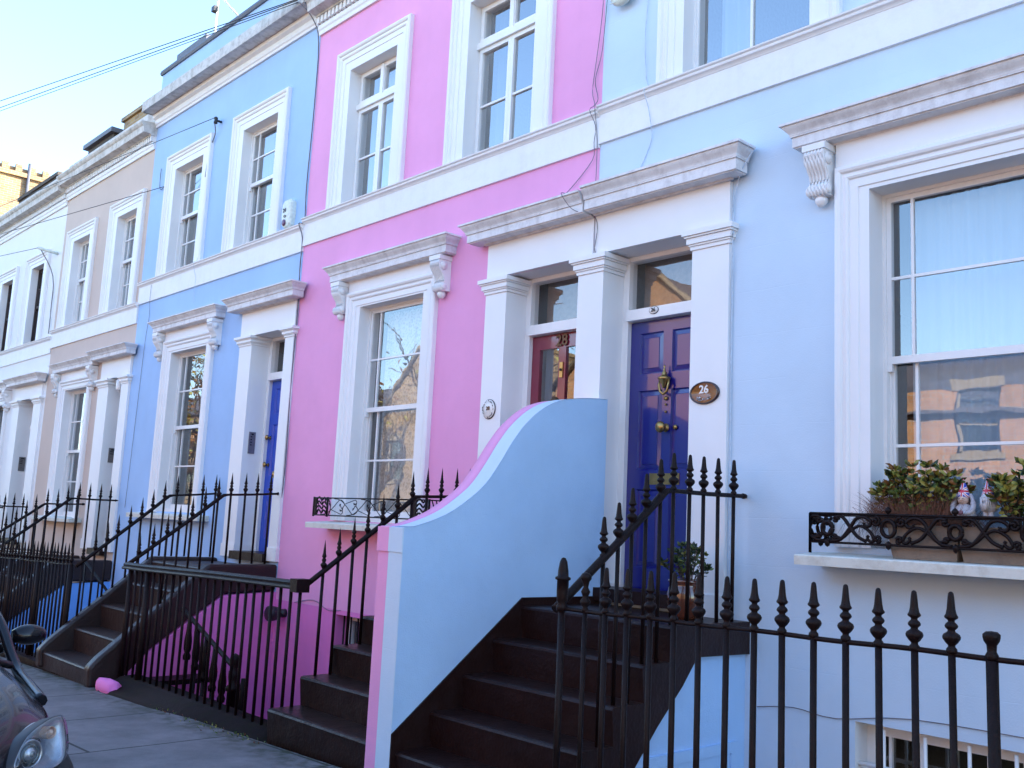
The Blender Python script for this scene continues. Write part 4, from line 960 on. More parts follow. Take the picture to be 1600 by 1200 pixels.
def gnome(cx, cy, z0, label, kind):
    H = thing('garden_gnome', label, 'garden gnome', (cx, cy, z0), 'garden gnomes'); H.scale = (1.12, 1.12, 1.12)
    b = MB()
    if kind == 0:
        b.lathe((cx, cy, z0), [(0, 0), (.050, .004), (.058, .02), (.052, .045), (.040, .065), (.026, .08), (0, .088)], 16)
        for s_ in (-1, 1): b.tube(catmull([(cx+s_*.030, cy, z0+.130), (cx+s_*.045, cy-.005, z0+.10), (cx+s_*.052, cy-.018, z0+.06), (cx+s_*.040, cy-.038, z0+.034), (cx+s_*.014, cy-.052, z0+.030)], 3), [.010]*4+[.014]*5+[.012]*4, 8)
        for k in range(7): a = math.pi*(1+k/6); b.tube([(cx+.02*math.cos(a), cy+.02*math.sin(a), z0+.08), (cx+.056*math.cos(a), cy+.056*math.sin(a), z0+.01)], .006, 5)
        b.build('robe', M['gbody'], H)
        b = MB(); b.lathe((cx, cy-.05, z0+.018), [(0, 0), (.013, .004), (.017, .014), (.013, .024), (0, .028)], 10); b.build('parcel', M['gorb'], H)
        b = MB(); b.lathe((cx, cy+.012, z0+.062), [(0, 0), (.034, .003), (.037, .02), (.035, .045), (.026, .060), (0, .064)], 14); b.build('hair', M['ghair'], H)
    else:
        for s_ in (-1, 1): b.tube([(cx+s_*.014, cy-.01, z0), (cx+s_*.014, cy-.005, z0+.05)], [.016, .013], 8)
        b.lathe((cx, cy, z0+.03), [(0, 0), (.036, .01), (.044, .04), (.036, .07), (.024, .085), (0, .09)], 14); b.build('robe', M['gbody'], H)
        b = MB(); b.lathe((cx, cy-.022, z0+.035), [(0, 0), (.014, .01), (.026, .04), (.032, .07), (.022, .09), (0, .095)], 12)
        for k in range(7): a = -math.pi*(.15+.7*k/6); b.tube([(cx+.028*math.cos(a), cy-.022+.026*math.sin(a), z0+.11), (cx+.024*math.cos(a), cy-.026+.026*math.sin(a), z0+.07), (cx+.008*math.cos(a), cy-.03+.01*math.sin(a), z0+.04)], [.006, .007, .003], 5)
        b.build('beard', M['gbeard'], H)
    f = MB(); zf = z0+.072
    f.lathe((cx, cy-.013, zf), [(0, 0), (.014, .003), (.024, .015), (.028, .032), (.025, .046), (.012, .056), (0, .058)], 14)
    f.lathe((cx, cy-.043, zf+.022), [(0, 0), (.005, .003), (.005, .008), (0, .011)], 8)
    for s_ in (-1, 1): f.lathe((cx+s_*.014, cy-.031, zf+.016), [(0, 0), (.006, .003), (.006, .008), (0, .012)], 8)
    fo = f.build('face', M['gskin'], H)
    e = MB()
    for s_ in (-1, 1): e.tube([(cx+s_*.014, cy-.0375, zf+.033), (cx+s_*.010, cy-.0395, zf+.0345), (cx+s_*.005, cy-.0405, zf+.033)], .0012, 4)
    e.tube([(cx-.007, cy-.0405, zf+.013), (cx, cy-.0415, zf+.010), (cx+.007, cy-.0405, zf+.013)], .0013, 4); e.build('face_lines', M['ghair'], fo)
    h = MB(); h.lathe((cx, cy-.006, z0+.112), [(.0, 0), (.030, .0), (.0325, .006), (.029, .02), (.021, .045), (.012, .07), (.005, .092), (0, .10)], 16); h.build('hat', M['flag'], H)
gnome(-2.405, -.15, 1.665, 'smiling garden gnome with a flag hat holding a small parcel, behind the scroll guard', 0)
gnome(-2.275, -.13, 1.67, 'white bearded garden gnome with a flag hat half behind the shrub', 1)

# glazed pot with a shrub on the landing
H = thing('flower_pot', 'glazed brown pot standing on the landing by the deep blue door', 'plant pot', (-4.24, -.36, .92))
p = MB(); p.lathe((-4.24, -.36, .92), [(0, 0), (.085, .0), (.10, .03), (.125, .10), (.13, .16), (.115, .22), (.105, .235), (.12, .25), (.122, .268), (.10, .27), (.095, .25), (0, .24)], 24)
M['glaze'] = plain('brown pot glaze', (.10, .030, .016), .12, coat=1.)
p.build('pot', M['glaze'], H)
shrub('potted_shrub', 'small leafy shrub growing in the glazed brown pot', -4.22, -.36, 1.16, .20, .18, .30, 26, 31, lsz=.042, mats=('leafg', 'leafd', 'leafy', 'leafd'), wts=(4, 6, 1, 3))

# ------------------------------------------------------------------ signs, plates, alarm
def oval(name, label, cx, y, cz, a, b, mats, parent=None):
    return None
H = thing('house_sign', 'oval brown and cream house number plaque 26 on the right pillar', 'sign', (-4.345, -.04, 2.555), 'oval number plaques')
M['signwood'] = plain('sign brown', (.30, .115, .03), .25, coat=.6); M['signrim'] = plain('sign dark rim', (.03, .012, .015), .3, coat=.5); M['cream'] = plain('cream numerals', (.80, .76, .72), .4); M['greyleaf'] = plain('painted leaves', (.30, .32, .36), .5)
s = MB(); s.lathey((-4.345, -.0355, 2.555), [(1., 0), (1., .010), (.93, .018), (.87, .016), (.86, .010), (0, .010)], 32, 0, .135, .087)
for i, f in enumerate(s.f):
    pass
o = s.build('plate', [M['signrim'], M['signwood']], H)
for p in o.data.polygons:
    c = p.center; r_ = math.hypot(c.x/.135, c.z/.087)
    if r_ < .86: p.material_index = 1
txt('26', -4.345, -.049, 2.578, .085, M['cream'], H, 'numerals')
s = MB(); rnd = random.Random(4)
for k in range(26):
    a = rnd.uniform(-1, 1); leaf(s, (-4.345+a*.055, -.048, 2.505+.012*abs(a)+rnd.uniform(-.008, .008)), (rnd.uniform(-1, 1), -.15, rnd.uniform(-.4, 1)), .018, .010, 0 if rnd.random() < .7 else 1, rnd)
s.build('leaf_ornament', [M['greyleaf'], M['cream']], H)
H = thing('house_sign', 'small oval white number plate 26 above the deep blue door', 'sign', (-5.04, .19, 3.335), 'oval number plaques')
s = MB(); s.lathey((-5.04, .194, 3.325), [(1., 0), (1., .006), (.9, .009), (0, .009)], 24, 0, .045, .030); s.lathey((-5.04, .1945, 3.325), [(1., 0), (1., .005), (0, .005)], 24, 1, .049, .034); s.build('plate', [M['cream'], M['signrim']], H)
txt('26', -5.04, .184, 3.325, .045, M['black'], H, 'numerals')
H = thing('house_sign', 'upright oval white ceramic plaque with dark border on the pink house pillar', 'sign', (-6.775, -.04, 2.565), 'oval number plaques')
s = MB(); s.lathey((-6.775, -.0355, 2.565), [(1., 0), (1., .012), (.96, .018), (0, .018)], 28, 0, .082, .088); s.build('plate', M['cream'], H)
s = MB(); rnd = random.Random(8)
s.lathey((-6.775, -.0353, 2.565), [(1.07, 0), (1.07, .008), (1., .009)], 28, 0, .082, .088)
for k in range(40):
    a = 2*math.pi*k/40; q = .86+rnd.uniform(-.04, .04)
    if rnd.random() < .8: leaf(s, (-6.775+.082*q*math.cos(a), -.056, 2.565+.088*q*math.sin(a)), (-math.sin(a), 0, math.cos(a)), .016, .012, 0, rnd)
s.build('border', M['signrim'], H)
txt('28', -6.775, -.055, 2.57, .05, M['bronze'], H, 'numerals')
# alarm
M['alarmw'] = plain('alarm box plastic', (.66, .70, .62), .45); M['alarmp'] = plain('alarm strobe', (.14, .06, .13), .3)
H = thing('alarm_box', 'pale green white burglar alarm box with a dark strobe on the blue wall', 'alarm box', (-10.83, 0, 5.28))
s = MB(); pr = [(-.11, .16), (-.06, .20), (.06, .20), (.11, .16), (.12, .0), (.10, -.14), (.05, -.18), (-.05, -.18), (-.10, -.14), (-.12, 0)]
s.loft([[(-10.83+a*k, -d, 5.28+b*k) for a, b in pr] for k, d in ((1., 0), (1., .05), (.9, .075), (.5, .085))], sm=False); s.build('cover', M['alarmw'], H)
s = MB(); s.lathey((-10.85, -.08, 5.17), [(.042, 0), (.042, .012), (.03, .02), (0, .022)], 14); s.build('strobe', M['alarmp'], H)
txt('24', -10.85, -.088, 5.33, .07, M['lead'], H, 'lettering'); txt('Cx', -10.83, -.088, 5.25, .05, M['lead'], H, 'lettering')
# entry panels on door reveals
M['steel'] = plain('brushed entry panel', (.26, .24, .24), .35, .7)
def panel(label, x, y0, y1, z0, z1, bt):
    H = thing('entry_panel', label, 'entry panel', (x, (y0+y1)/2, z0), 'door entry panels')
    s = MB(); s.box(x, x+.014, y0, y1, z0, z1); s.build('plate', M['steel'], H)
    s = MB(); n = bt
    for k in range(n): zz = z1-.07-k*.035; s.box(x+.014, x+.02, y0+.02, y1-.05, zz, zz+.014)
    s.box(x+.014, x+.018, y0+.03, y1-.03, z1-.04, z1-.02); s.build('buttons', M['black'], H)
panel('dark metal entry panel beside the bright blue door', -11.51, .035, .125, 2.26, 2.54, 4)
panel('metal entry panel in the beige house porch', -16.35, .08, .21, 2.22, 2.46, 2)
panel('metal entry panel in the white house porch', -21.05, .08, .20, 2.12, 2.40, 3)
# floodlight on pink wall, outdoor
H = thing('outdoor_light', 'round black outdoor light on the pink wall behind the railing', 'lamp', (-9.9, 0, .4))
s = MB(); s.lathey((-10.2, 0, .38), [(.05, 0), (.05, .05), (.035, .06), (.035, .09), (.075, .11), (.085, .16), (.085, .22), (.06, .24), (0, .245)], 14); s.build('housing', M['black'], H)
# security lamp hanging at top of pale blue wall
H = thing('outdoor_light', 'pale round lamp fixed high on the pale blue wall', 'lamp', (-5.27, 0, 6.1))
s = MB(); s.lathey((-5.27, 0, 6.13), [(.06, 0), (.06, .03), (.115, .05), (.13, .08), (.11, .11), (0, .13)], 16)
for k in range(6): s.tube([(-5.37, -.11, 6.04+.0+k*.03), (-5.17, -.11, 6.04+k*.03)], .006, 5)
s.build('housing', M['alarmw'], H)

# ------------------------------------------------------------------ cables
def cable(label, pts, r=.006, mat='cable', name='cable', group='cables on the house fronts', cat='cable', smooth=True):
    b = MB(); P = catmull(pts, 4) if smooth else pts
    b.tube(P, r, 5); return tag(b.build(name, M[mat], None, pts[0]), label, cat, group)
y_ = -.035
cable('dark cable down the join of the blue and pink houses', [(-10.62, -.30, 7.98), (-10.5, -.30, 7.93), (-10.47, -.12, 7.78), (-10.46, -.02, 7.5), (-10.44, -.02, 6.6), (-10.47, -.02, 5.6), (-10.45, -.02, 5.13), (-10.46, -.09, 5.08), (-10.45, -.03, 4.9), (-10.47, -.02, 4.5), (-10.44, -.02, 4.0), (-10.46, -.02, 3.0), (-10.44, -.02, 2.0), (-10.5, -.02, 1.4)], .008)
cable('dark tangled cable at the join of the pink and pale blue houses', [(-5.50, -.02, 7.6), (-5.52, -.02, 6.6), (-5.54, -.03, 6.0), (-5.60, -.02, 5.6), (-5.63, -.02, 5.35), (-5.58, -.04, 5.20), (-5.58, -.10, 5.13), (-5.56, -.04, 5.0), (-5.57, -.04, 4.85), (-5.60, -.02, 4.7), (-5.85, -.02, 4.5), (-5.9, -.08, 4.42)], .0035)
cable('second thin cable beside the join of the pink and pale blue houses', [(-5.49, -.02, 6.2), (-5.53, -.02, 5.7), (-5.60, -.02, 5.45), (-5.55, -.03, 5.25), (-5.53, -.09, 5.15), (-5.55, -.04, 5.0), (-5.54, -.03, 4.8), (-5.55, -.02, 4.45)], .0035)
cable('loose cable loop hanging over the shared door cornice', [(-5.78, -.10, 4.40), (-5.72, -.27, 4.36), (-5.66, -.24, 4.25), (-5.60, -.20, 4.19), (-5.53, -.05, 4.17), (-5.49, -.045, 4.05), (-5.51, -.045, 3.9), (-5.50, -.045, 3.84)], .0035)
cable('thin pale cable looping down the pale blue wall', [(-5.00, -.01, 6.3), (-5.04, -.02, 5.7), (-5.02, -.02, 5.3), (-4.98, -.03, 5.19), (-4.98, -.09, 5.13), (-4.97, -.04, 5.0), (-4.94, -.04, 4.85), (-4.95, -.01, 4.72), (-5.05, -.01, 4.52), (-5.15, -.01, 4.42)], .0035, 'wcable')
cable('pale painted cable running down beside the right pillar', [(-3.95, -.04, 4.36), (-4.0, -.10, 4.21), (-4.08, -.03, 4.16), (-4.13, -.02, 4.0), (-4.12, -.02, 3.84), (-4.11, -.05, 3.7), (-4.13, -.015, 3.4), (-4.13, -.015, 2.4), (-4.12, -.015, 1.5), (-4.13, -.015, .95)], .0045, 'wcable')
cable('thin cable down the sky blue wall between window and door', [(-13.42, -.02, 6.7), (-13.4, -.02, 6.0), (-13.42, -.02, 5.2), (-13.40, -.09, 5.08), (-13.40, -.04, 4.85), (-13.42, -.02, 4.5)], .003, 'wcable')
cable('thin cable down the sky blue wall near the beige house', [(-15.0, -.035, 5.0), (-15.0, -.035, 4.78), (-15.02, -.01, 4.5), (-15.08, -.01, 4.1), (-15.12, -.01, 3.2), (-15.2, -.01, 1.5)], .003)
cable('thin grey cable running along the pale blue basement wall', [(-3.88, -.01, .36), (-3.6, -.012, .40), (-3.3, -.01, .38), (-2.8, -.01, .46), (-2.0, -.01, .47)], .003)
cable('thin dark cable along the pink basement wall', [(-10.0, -.01, .52), (-9.6, -.012, .58), (-9.3, -.01, .50), (-9.05, -.01, .52)], .0035)
# overhead wires
def wire(label, a, b, sag=.25, r=.009):
    pts = []
    for i in range(25):
        t = i/24; p = Vector(a).lerp(Vector(b), t); p.z -= sag*4*t*(1-t); pts.append(tuple(p))
    m = MB(); m.tube(pts, r*.72, 5); return tag(m.build('overhead_wire', M['black'], None, a), label, 'wire', 'overhead wires')
WIRES = True
# brackets
H = thing('wire_bracket', 'small black wire bracket on the sky blue wall between the upper windows', 'bracket', (-13.11, 0, 7.18), 'wire brackets')
s = MB(); s.tube([(-13.11, 0, 7.18), (-13.11, -.09, 7.18)], .018, 6); s.lathe((-13.11, -.09, 7.12), [(0, 0), (.03, .01), (.03, .04), (.018, .06), (.03, .08), (.03, .10), (0, .12)], 8); s.build('insulator', M['black'], H)
H = thing('wire_bracket', 'pale wire bracket on the white wall above its right upper window', 'bracket', (-19.9, 0, 6.4), 'wire brackets')
s = MB(); s.tube([(-19.85, 0, 6.36), (-19.95, -.35, 6.42)], .03, 6); s.build('insulator', M['alarmw'], H)
cable('cable hanging down the white wall from the pale bracket', [(-19.95, -.3, 6.4), (-19.85, -.05, 5.9), (-19.8, -.03, 5.2), (-19.78, -.03, 4.75)], .010)
cable('short cable from the black bracket to the left upper window', [(-13.11, -.1, 7.12), (-13.2, -.04, 7.0), (-13.36, -.03, 6.8), (-13.42, -.03, 6.4)], .008)

# ------------------------------------------------------------------ roof things
def chimney(label, x0, x1, y0, y1, z0, z1, mat, pots=0, cap='lead', capd=.08, caph=.14):
    H = thing('chimney_stack', label, 'chimney', ((x0+x1)/2, y0, z0), 'chimney stacks')
    s = MB(); s.box(x0, x1, y0, y1, z0, z1); s.build('stack', M[mat], H)
    s = MB(); s.box(x0-capd, x1+capd, y0-capd, y1+capd, z1+.001, z1+caph); s.build('cap', M[cap], H)
    for k in range(pots):
        s = MB(); yy = y0+(k+.5)*(y1-y0)/pots; s.lathe(((x0+x1)/2, yy, z1+caph), [(.10, 0), (.12, .05), (.10, .10), (.09, .3), (.12, .33), (.12, .38), (.08, .38)], 10); s.build('chimney_pot', M['rbrick'], H)
    return H
chimney('dark chimney with a slate cap peeping over the blue parapet', -17.42, -16.3, 1.05, 2.2, 7.9, 9.97, 'dbrick', 0, 'lead', .06, .12)
H = thing('tv_aerial', 'tall white television aerial on the roof of the sky blue house', 'aerial', (-15.15, .66, 8.2))
m_ = MB(); ax, ay = -15.15, .66
m_.tube([(ax, ay, 8.2), (ax, ay, 11.6)], .024, 8); m_.build('mast', M['alarmw'], H)
b = MB(); b.tube([(ax-.55, ay-.30, 10.95), (ax+.62, ay+.34, 9.55)], .020, 6); b.tube([(ax-.30, ay+.55, 10.7), (ax+.3, ay-.5, 10.1)], .008, 5); b.build('boom', M['alarmw'], H)
for k in range(7):
    t_ = k/6; c_ = Vector((ax-.5+1.05*t_, ay-.28+.58*t_, 10.9-1.26*t_)); s = MB(); s.tube([tuple(c_+Vector((-.28, .3, .03))), tuple(c_+Vector((.28, -.3, -.03)))], .005, 4); s.build('element', M['lead'], H)
s = MB(); s.box(ax-.02, ax+.09, ay-.09, ay-.02, 9.93, 10.02); s.build('clamp', M['black'], H)
chimney('dark brick chimney with a lead cap on the roof of the beige house', -21.45, -20.0, .85, 2.2, 7.6, 9.17, 'dbrick', 0, 'lead', .09, .10)
chimney('sunlit yellow brick chimney end next to the dark one above the beige house', -19.9, -17.6, 1.0, 2.2, 7.6, 9.42, 'ybrick', 0, 'ybrick', .05, .08)
chimney('grey chimney stack behind the white parapet, far left', -30.6, -27.2, 2.0, 3.2, 7.0, 10.3, 'dbrick', 0, 'dbrick', .05, .1)
H = thing('brick_building', 'tall yellow brick building rising over the roofs at the far left', 'building', (-39, 4, -1.2))
s = MB(); s.box(-44, -34, -.3, 9, -1.5, 12.1); s.build('wall', M['ybrick'], H)
s = MB(); s.box(-44.1, -33.9, -.4, 9.1, 12.101, 12.25)
for k in range(22): y = -.3+k*.42; s.box(-34.05, -33.93, y, y+.2, 12.251, 12.5)
s.box(-44.05, -34.051, -.35, 9.05, 12.251, 12.42); s.build('parapet', M['ybrick'], H)
s = MB(); s.tube([(-33.92, 3.05, 6), (-33.92, 3.05, 12.6)], .05, 8); s.build('pipe', M['lead'], H)
H = thing('terraced_house', 'far end of the white terrace with a plain white cornice at the left edge', 'house', (-29, 0, -.9), 'painted terraced houses')
w = MB(); wallmesh(w, -33.9, -24.6, -2.0, 7.40, [(-31.5, -30.5, 4.6, 6.3), (-28.2, -27.2, 4.6, 6.3)]); w.build('wall', M['whitew'], H)
shell(H, -33.9, -24.6, -2.0, 7.65, None); string_course(H, -33.9, -24.6, 4.3, 4.62); rooftop(H, -33.9, -24.6, 7.36, 'dentil')
for (a, b_) in ((-31.5, -30.5), (-28.2, -27.2)): window(H, a, b_, 4.6, 6.3, 'margin', .3, .24, gl='glass2')
# next house on the right, unseen beyond the frame, added to keep the sun out
H = thing('terraced_house', 'cream terraced house continuing the row unseen past the right edge, added to block the sun', 'house', (4, 0, .1), 'painted terraced houses')
w = MB(); wallmesh(w, -.6, 14, -1.7, 7.78, [(1.0, 2.1, 1.5, 3.8), (1.0, 2.1, 5.15, 6.85), (4.6, 5.7, 5.15, 6.85), (4.6, 5.7, 1.5, 3.8)]); w.build('wall', M['beige'], H)
shell(H, -.6, 14, -1.7, 8.0, None); string_course(H, -.6, 14, 4.83, 5.17); rooftop(H, -.6, 14, 7.7, 'dentil')
for (a, b_, c, d) in ((1.0, 2.1, 1.5, 3.8), (1.0, 2.1, 5.15, 6.85), (4.6, 5.7, 5.15, 6.85), (4.6, 5.7, 1.5, 3.8)): window(H, a, b_, c, d)

S_ = (-10.55, -.32, 7.96)
wire('uppermost of the three overhead wires crossing the sky', (-10.5, -.32, 7.99), (-40, -6.3, 9.30), .0)
wire('middle of the three overhead wires crossing the sky', (-10.52, -.33, 7.97), (-40, -6.3, 8.84), .0)
wire('lowest of the three overhead wires crossing the sky', (-10.54, -.32, 7.95), (-40, -6.3, 8.68), .0, .007)
wire('overhead wire from the black bracket on the sky blue wall', (-13.11, -.10, 7.22), (-33.8, -3.1, 6.77), .0, .007)
wire('thin overhead wire running in front of the beige house windows', (-14.9, -.02, 6.6), (-30.2, -3.0, 6.45), .0, .008)
wire('overhead wire from the pale bracket on the white wall', (-19.95, -.35, 6.42), (-28.2, -.9, 7.06), .0, .008)
cable('short dangling cable end on the sky blue wall near the left upper window', [(-14.88, -.02, 6.6), (-15.05, -.03, 6.58), (-15.1, -.03, 6.75), (-15.12, -.02, 6.95)], .006)

# ------------------------------------------------------------------ ground
def slope_sheet(name, x0, x1, ya, yb, off, mat, nx=20, label=None):
    m = MB(); pts = [x0+(x1-x0)*i/nx for i in range(nx+1)]
    m.loft([[(x, ya, GZ(x)+off), (x, yb, GZ(x)+off)] for x in pts], closed=False, sm=False)
    o = m.build(name, mat); tag(o, kind='structure'); return o
def pavemat():
    m, t, out = nt('paving slabs'); b = N(t, 'ShaderNodeBsdfPrincipled'); t.links.new(b.outputs[0], out.inputs[0]); b.inputs['Roughness'].default_value = .75
    g = N(t, 'ShaderNodeNewGeometry')
    mp = N(t, 'ShaderNodeMapping'); mp.inputs['Location'].default_value = (8.70, 2.02, 0); t.links.new(g.outputs['Position'], mp.inputs[0])
    sw = N(t, 'ShaderNodeSeparateXYZ'); t.links.new(mp.outputs[0], sw.inputs[0])
    nn = N(t, 'ShaderNodeTexNoise'); nn.inputs['Scale'].default_value = 2.; t.links.new(g.outputs['Position'], nn.inputs['Vector'])
    ad = N(t, 'ShaderNodeMath', operation='MULTIPLY_ADD'); ad.inputs[1].default_value = .03; t.links.new(nn.outputs['Fac'], ad.inputs[0]); t.links.new(sw.outputs[0], ad.inputs[2])
    cb = N(t, 'ShaderNodeCombineXYZ'); t.links.new(sw.outputs[1], cb.inputs[0]); t.links.new(ad.outputs[0], cb.inputs[1])
    br = N(t, 'ShaderNodeTexBrick'); t.links.new(cb.outputs[0], br.inputs['Vector']); br.inputs['Scale'].default_value = 1
    br.inputs['Brick Width'].default_value = 2.3; br.inputs['Row Height'].default_value = 1.35; br.inputs['Mortar Size'].default_value = .014; br.inputs['Mortar Smooth'].default_value = .3
    br.inputs['Color1'].default_value = (.175, .158, .16, 1); br.inputs['Color2'].default_value = (.15, .136, .138, 1); br.inputs['Mortar'].default_value = (.025, .024, .022, 1)
    n = N(t, 'ShaderNodeTexNoise'); n.inputs['Scale'].default_value = 1.6; n.inputs['Detail'].default_value = 10; n.inputs['Roughness'].default_value = .7; t.links.new(g.outputs['Position'], n.inputs['Vector'])
    r = N(t, 'ShaderNodeMapRange'); r.inputs[1].default_value = .3; r.inputs[2].default_value = .7; r.inputs[3].default_value = .6; r.inputs[4].default_value = 1.35; t.links.new(n.outputs['Fac'], r.inputs[0])
    h = N(t, 'ShaderNodeVectorMath', operation='SCALE'); t.links.new(br.outputs['Color'], h.inputs[0]); t.links.new(r.outputs[0], h.inputs['Scale'])
    # dirt and moss along the kerb line
    dy = N(t, 'ShaderNodeMapRange'); dy.inputs[1].default_value = -2.42; dy.inputs[2].default_value = -2.05; dy.inputs[3].default_value = 0; dy.inputs[4].default_value = 1
    s3 = N(t, 'ShaderNodeSeparateXYZ'); t.links.new(g.outputs['Position'], s3.inputs[0]); t.links.new(s3.outputs[1], dy.inputs[0])
    n2 = N(t, 'ShaderNodeTexNoise'); n2.inputs['Scale'].default_value = 9; n2.inputs['Detail'].default_value = 6; t.links.new(g.outputs['Position'], n2.inputs['Vector'])
    r2 = N(t, 'ShaderNodeMapRange'); r2.inputs[1].default_value = .4; r2.inputs[2].default_value = .62; t.links.new(n2.outputs['Fac'], r2.inputs[0])
    mu = N(t, 'ShaderNodeMath', operation='MULTIPLY'); t.links.new(dy.outputs[0], mu.inputs[0]); t.links.new(r2.outputs[0], mu.inputs[1])
    mx = N(t, 'ShaderNodeMix', data_type='RGBA'); t.links.new(mu.outputs[0], mx.inputs[0]); t.links.new(h.outputs[0], mx.inputs[6]); mx.inputs[7].default_value = (.035, .038, .018, 1)
    t.links.new(mx.outputs[2], b.inputs['Base Color'])
    n4 = N(t, 'ShaderNodeTexNoise'); n4.inputs['Scale'].default_value = 70; n4.inputs['Detail'].default_value = 4; t.links.new(g.outputs['Position'], n4.inputs['Vector'])
    a4 = N(t, 'ShaderNodeMath', operation='MULTIPLY_ADD'); a4.inputs[1].default_value = -1.5; t.links.new(br.outputs['Fac'], a4.inputs[0]); t.links.new(n4.outputs['Fac'], a4.inputs[2])
    bp = N(t, 'ShaderNodeBump'); bp.inputs['Strength'].default_value = .4; bp.inputs['Distance'].default_value = .01; t.links.new(a4.outputs[0], bp.inputs['Height']); t.links.new(bp.outputs[0], b.inputs['Normal'])
    return m
M['pave'] = pavemat(); M['road'] = paint('asphalt', (.075, .072, .074), .85, .6, 60, var=.2); M['kerbst'] = paint('granite kerb', (.20, .19, .19), .8, .4, 60, var=.15)
M['areaf'] = paint('area floor', (.06, .055, .05), .9, .4, 30, var=.2)
slope_sheet('pavement', -60, 25, -4.25, -1.99, 0, M['pave'])
m = MB(); m.loft([[(x, -4.40, GZ(x)-.14), (x, -4.40, GZ(x)+.004), (x, -4.25, GZ(x)+.004)] for x in [-60+i*4.25 for i in range(21)]], closed=False, sm=False); tag(m.build('kerb', M['kerbst']), kind='structure')
slope_sheet('road', -60, 25, -11.3, -4.40, -.12, M['road'])
slope_sheet('far_pavement', -60, 25, -14.0, -11.3, 0, M['pave'])
m = MB(); m.loft([[(x, -11.3, GZ(x)-.12), (x, -11.3, GZ(x))] for x in (-60, 25)], closed=False, sm=False); tag(m.build('far_kerb', M['kerbst']), kind='structure')
m = MB(); m.box(-30, 14, -1.99, 0.0, -1.95, -1.70); tag(m.build('area_floor', M['areaf']), kind='structure')
m = MB()
for x0, x1 in ((-60, -33.9),): m.box(x0, x1, -1.99, .3, GZ(x0)-.3, GZ(x0)-.02)
m.box(-400, 400, -400, -14, -2.4, -2.2); m.box(-400, 400, 9, 400, -2.4, -2.2); m.box(-400, -60, -14, 9, -2.4, -2.2); m.box(25, 400, -14, 9, -2.4, -2.2); tag(m.build('ground', M['areaf']), kind='structure')
m = MB(); m.loft([[(x, -1.99, GZ(x)-.001), (x, -1.99, -1.75)] for x in [-34+i*4.8 for i in range(11)]], closed=False, sm=False); tag(m.build('area_retaining_wall', M['areaf']), kind='structure')
# litter and weeds at the kerb foot
g = MB(); rnd = random.Random(12)
for i in range(90):
    x = rnd.choice([-8.8, -8.2, -7.8, -7.4, -9.6, -7.2])+rnd.gauss(0, .16); y = -1.97-abs(rnd.gauss(0, .07)); z = GZ(x)
    leaf(g, (x, y, z), (rnd.uniform(-1, 1), rnd.uniform(-1, .2), rnd.uniform(.2, 1)), rnd.uniform(.015, .035), .012, rnd.choice((0, 0, 1, 2)), rnd)
tag(g.build('weeds', [M['leafg'], M['drygrass'], M['leafy']]), 'small weeds and dry litter along the foot of the pink railing kerb', 'weeds', kind='stuff')

# ------------------------------------------------------------------ parked car
def carpaint():
    m, t, out = nt('black car paint'); b = N(t, 'ShaderNodeBsdfPrincipled'); t.links.new(b.outputs[0], out.inputs[0])
    b.inputs['Base Color'].default_value = (.006, .005, .007, 1); b.inputs['Roughness'].default_value = .22; b.inputs['Metallic'].default_value = 0; b.inputs['Specular IOR Level'].default_value = .2; b.inputs['Coat Weight'].default_value = .3; b.inputs['Coat Roughness'].default_value = .02
    g = N(t, 'ShaderNodeNewGeometry'); n = N(t, 'ShaderNodeTexNoise'); n.inputs['Scale'].default_value = 3; t.links.new(g.outputs['Position'], n.inputs['Vector'])
    r = N(t, 'ShaderNodeMapRange'); r.inputs[3].default_value = .15; r.inputs[4].default_value = .32; t.links.new(n.outputs['Fac'], r.inputs[0]); t.links.new(r.outputs[0], b.inputs['Roughness'])
    return m
M['car'] = carpaint(); M['chrome'] = plain('lamp chrome', (.62, .62, .64), .12, 1.); M['tyre'] = plain('tyre', (.02, .02, .02), .85); M['rim'] = plain('alloy', (.35, .35, .37), .3, 1.); M['amber'] = plain('indicator lens', (.62, .40, .28), .25); M['chrome2'] = plain('satin lamp reflector', (.50, .50, .52), .38, .85); M['lensd'] = plain('dark projector lens', (.12, .14, .14), .08, 0., 1.)
M['lampglass'] = glass('headlamp glass', .07, .0); M['carglass'] = glass('car glass', .10, .0, (.25, .28, .28))
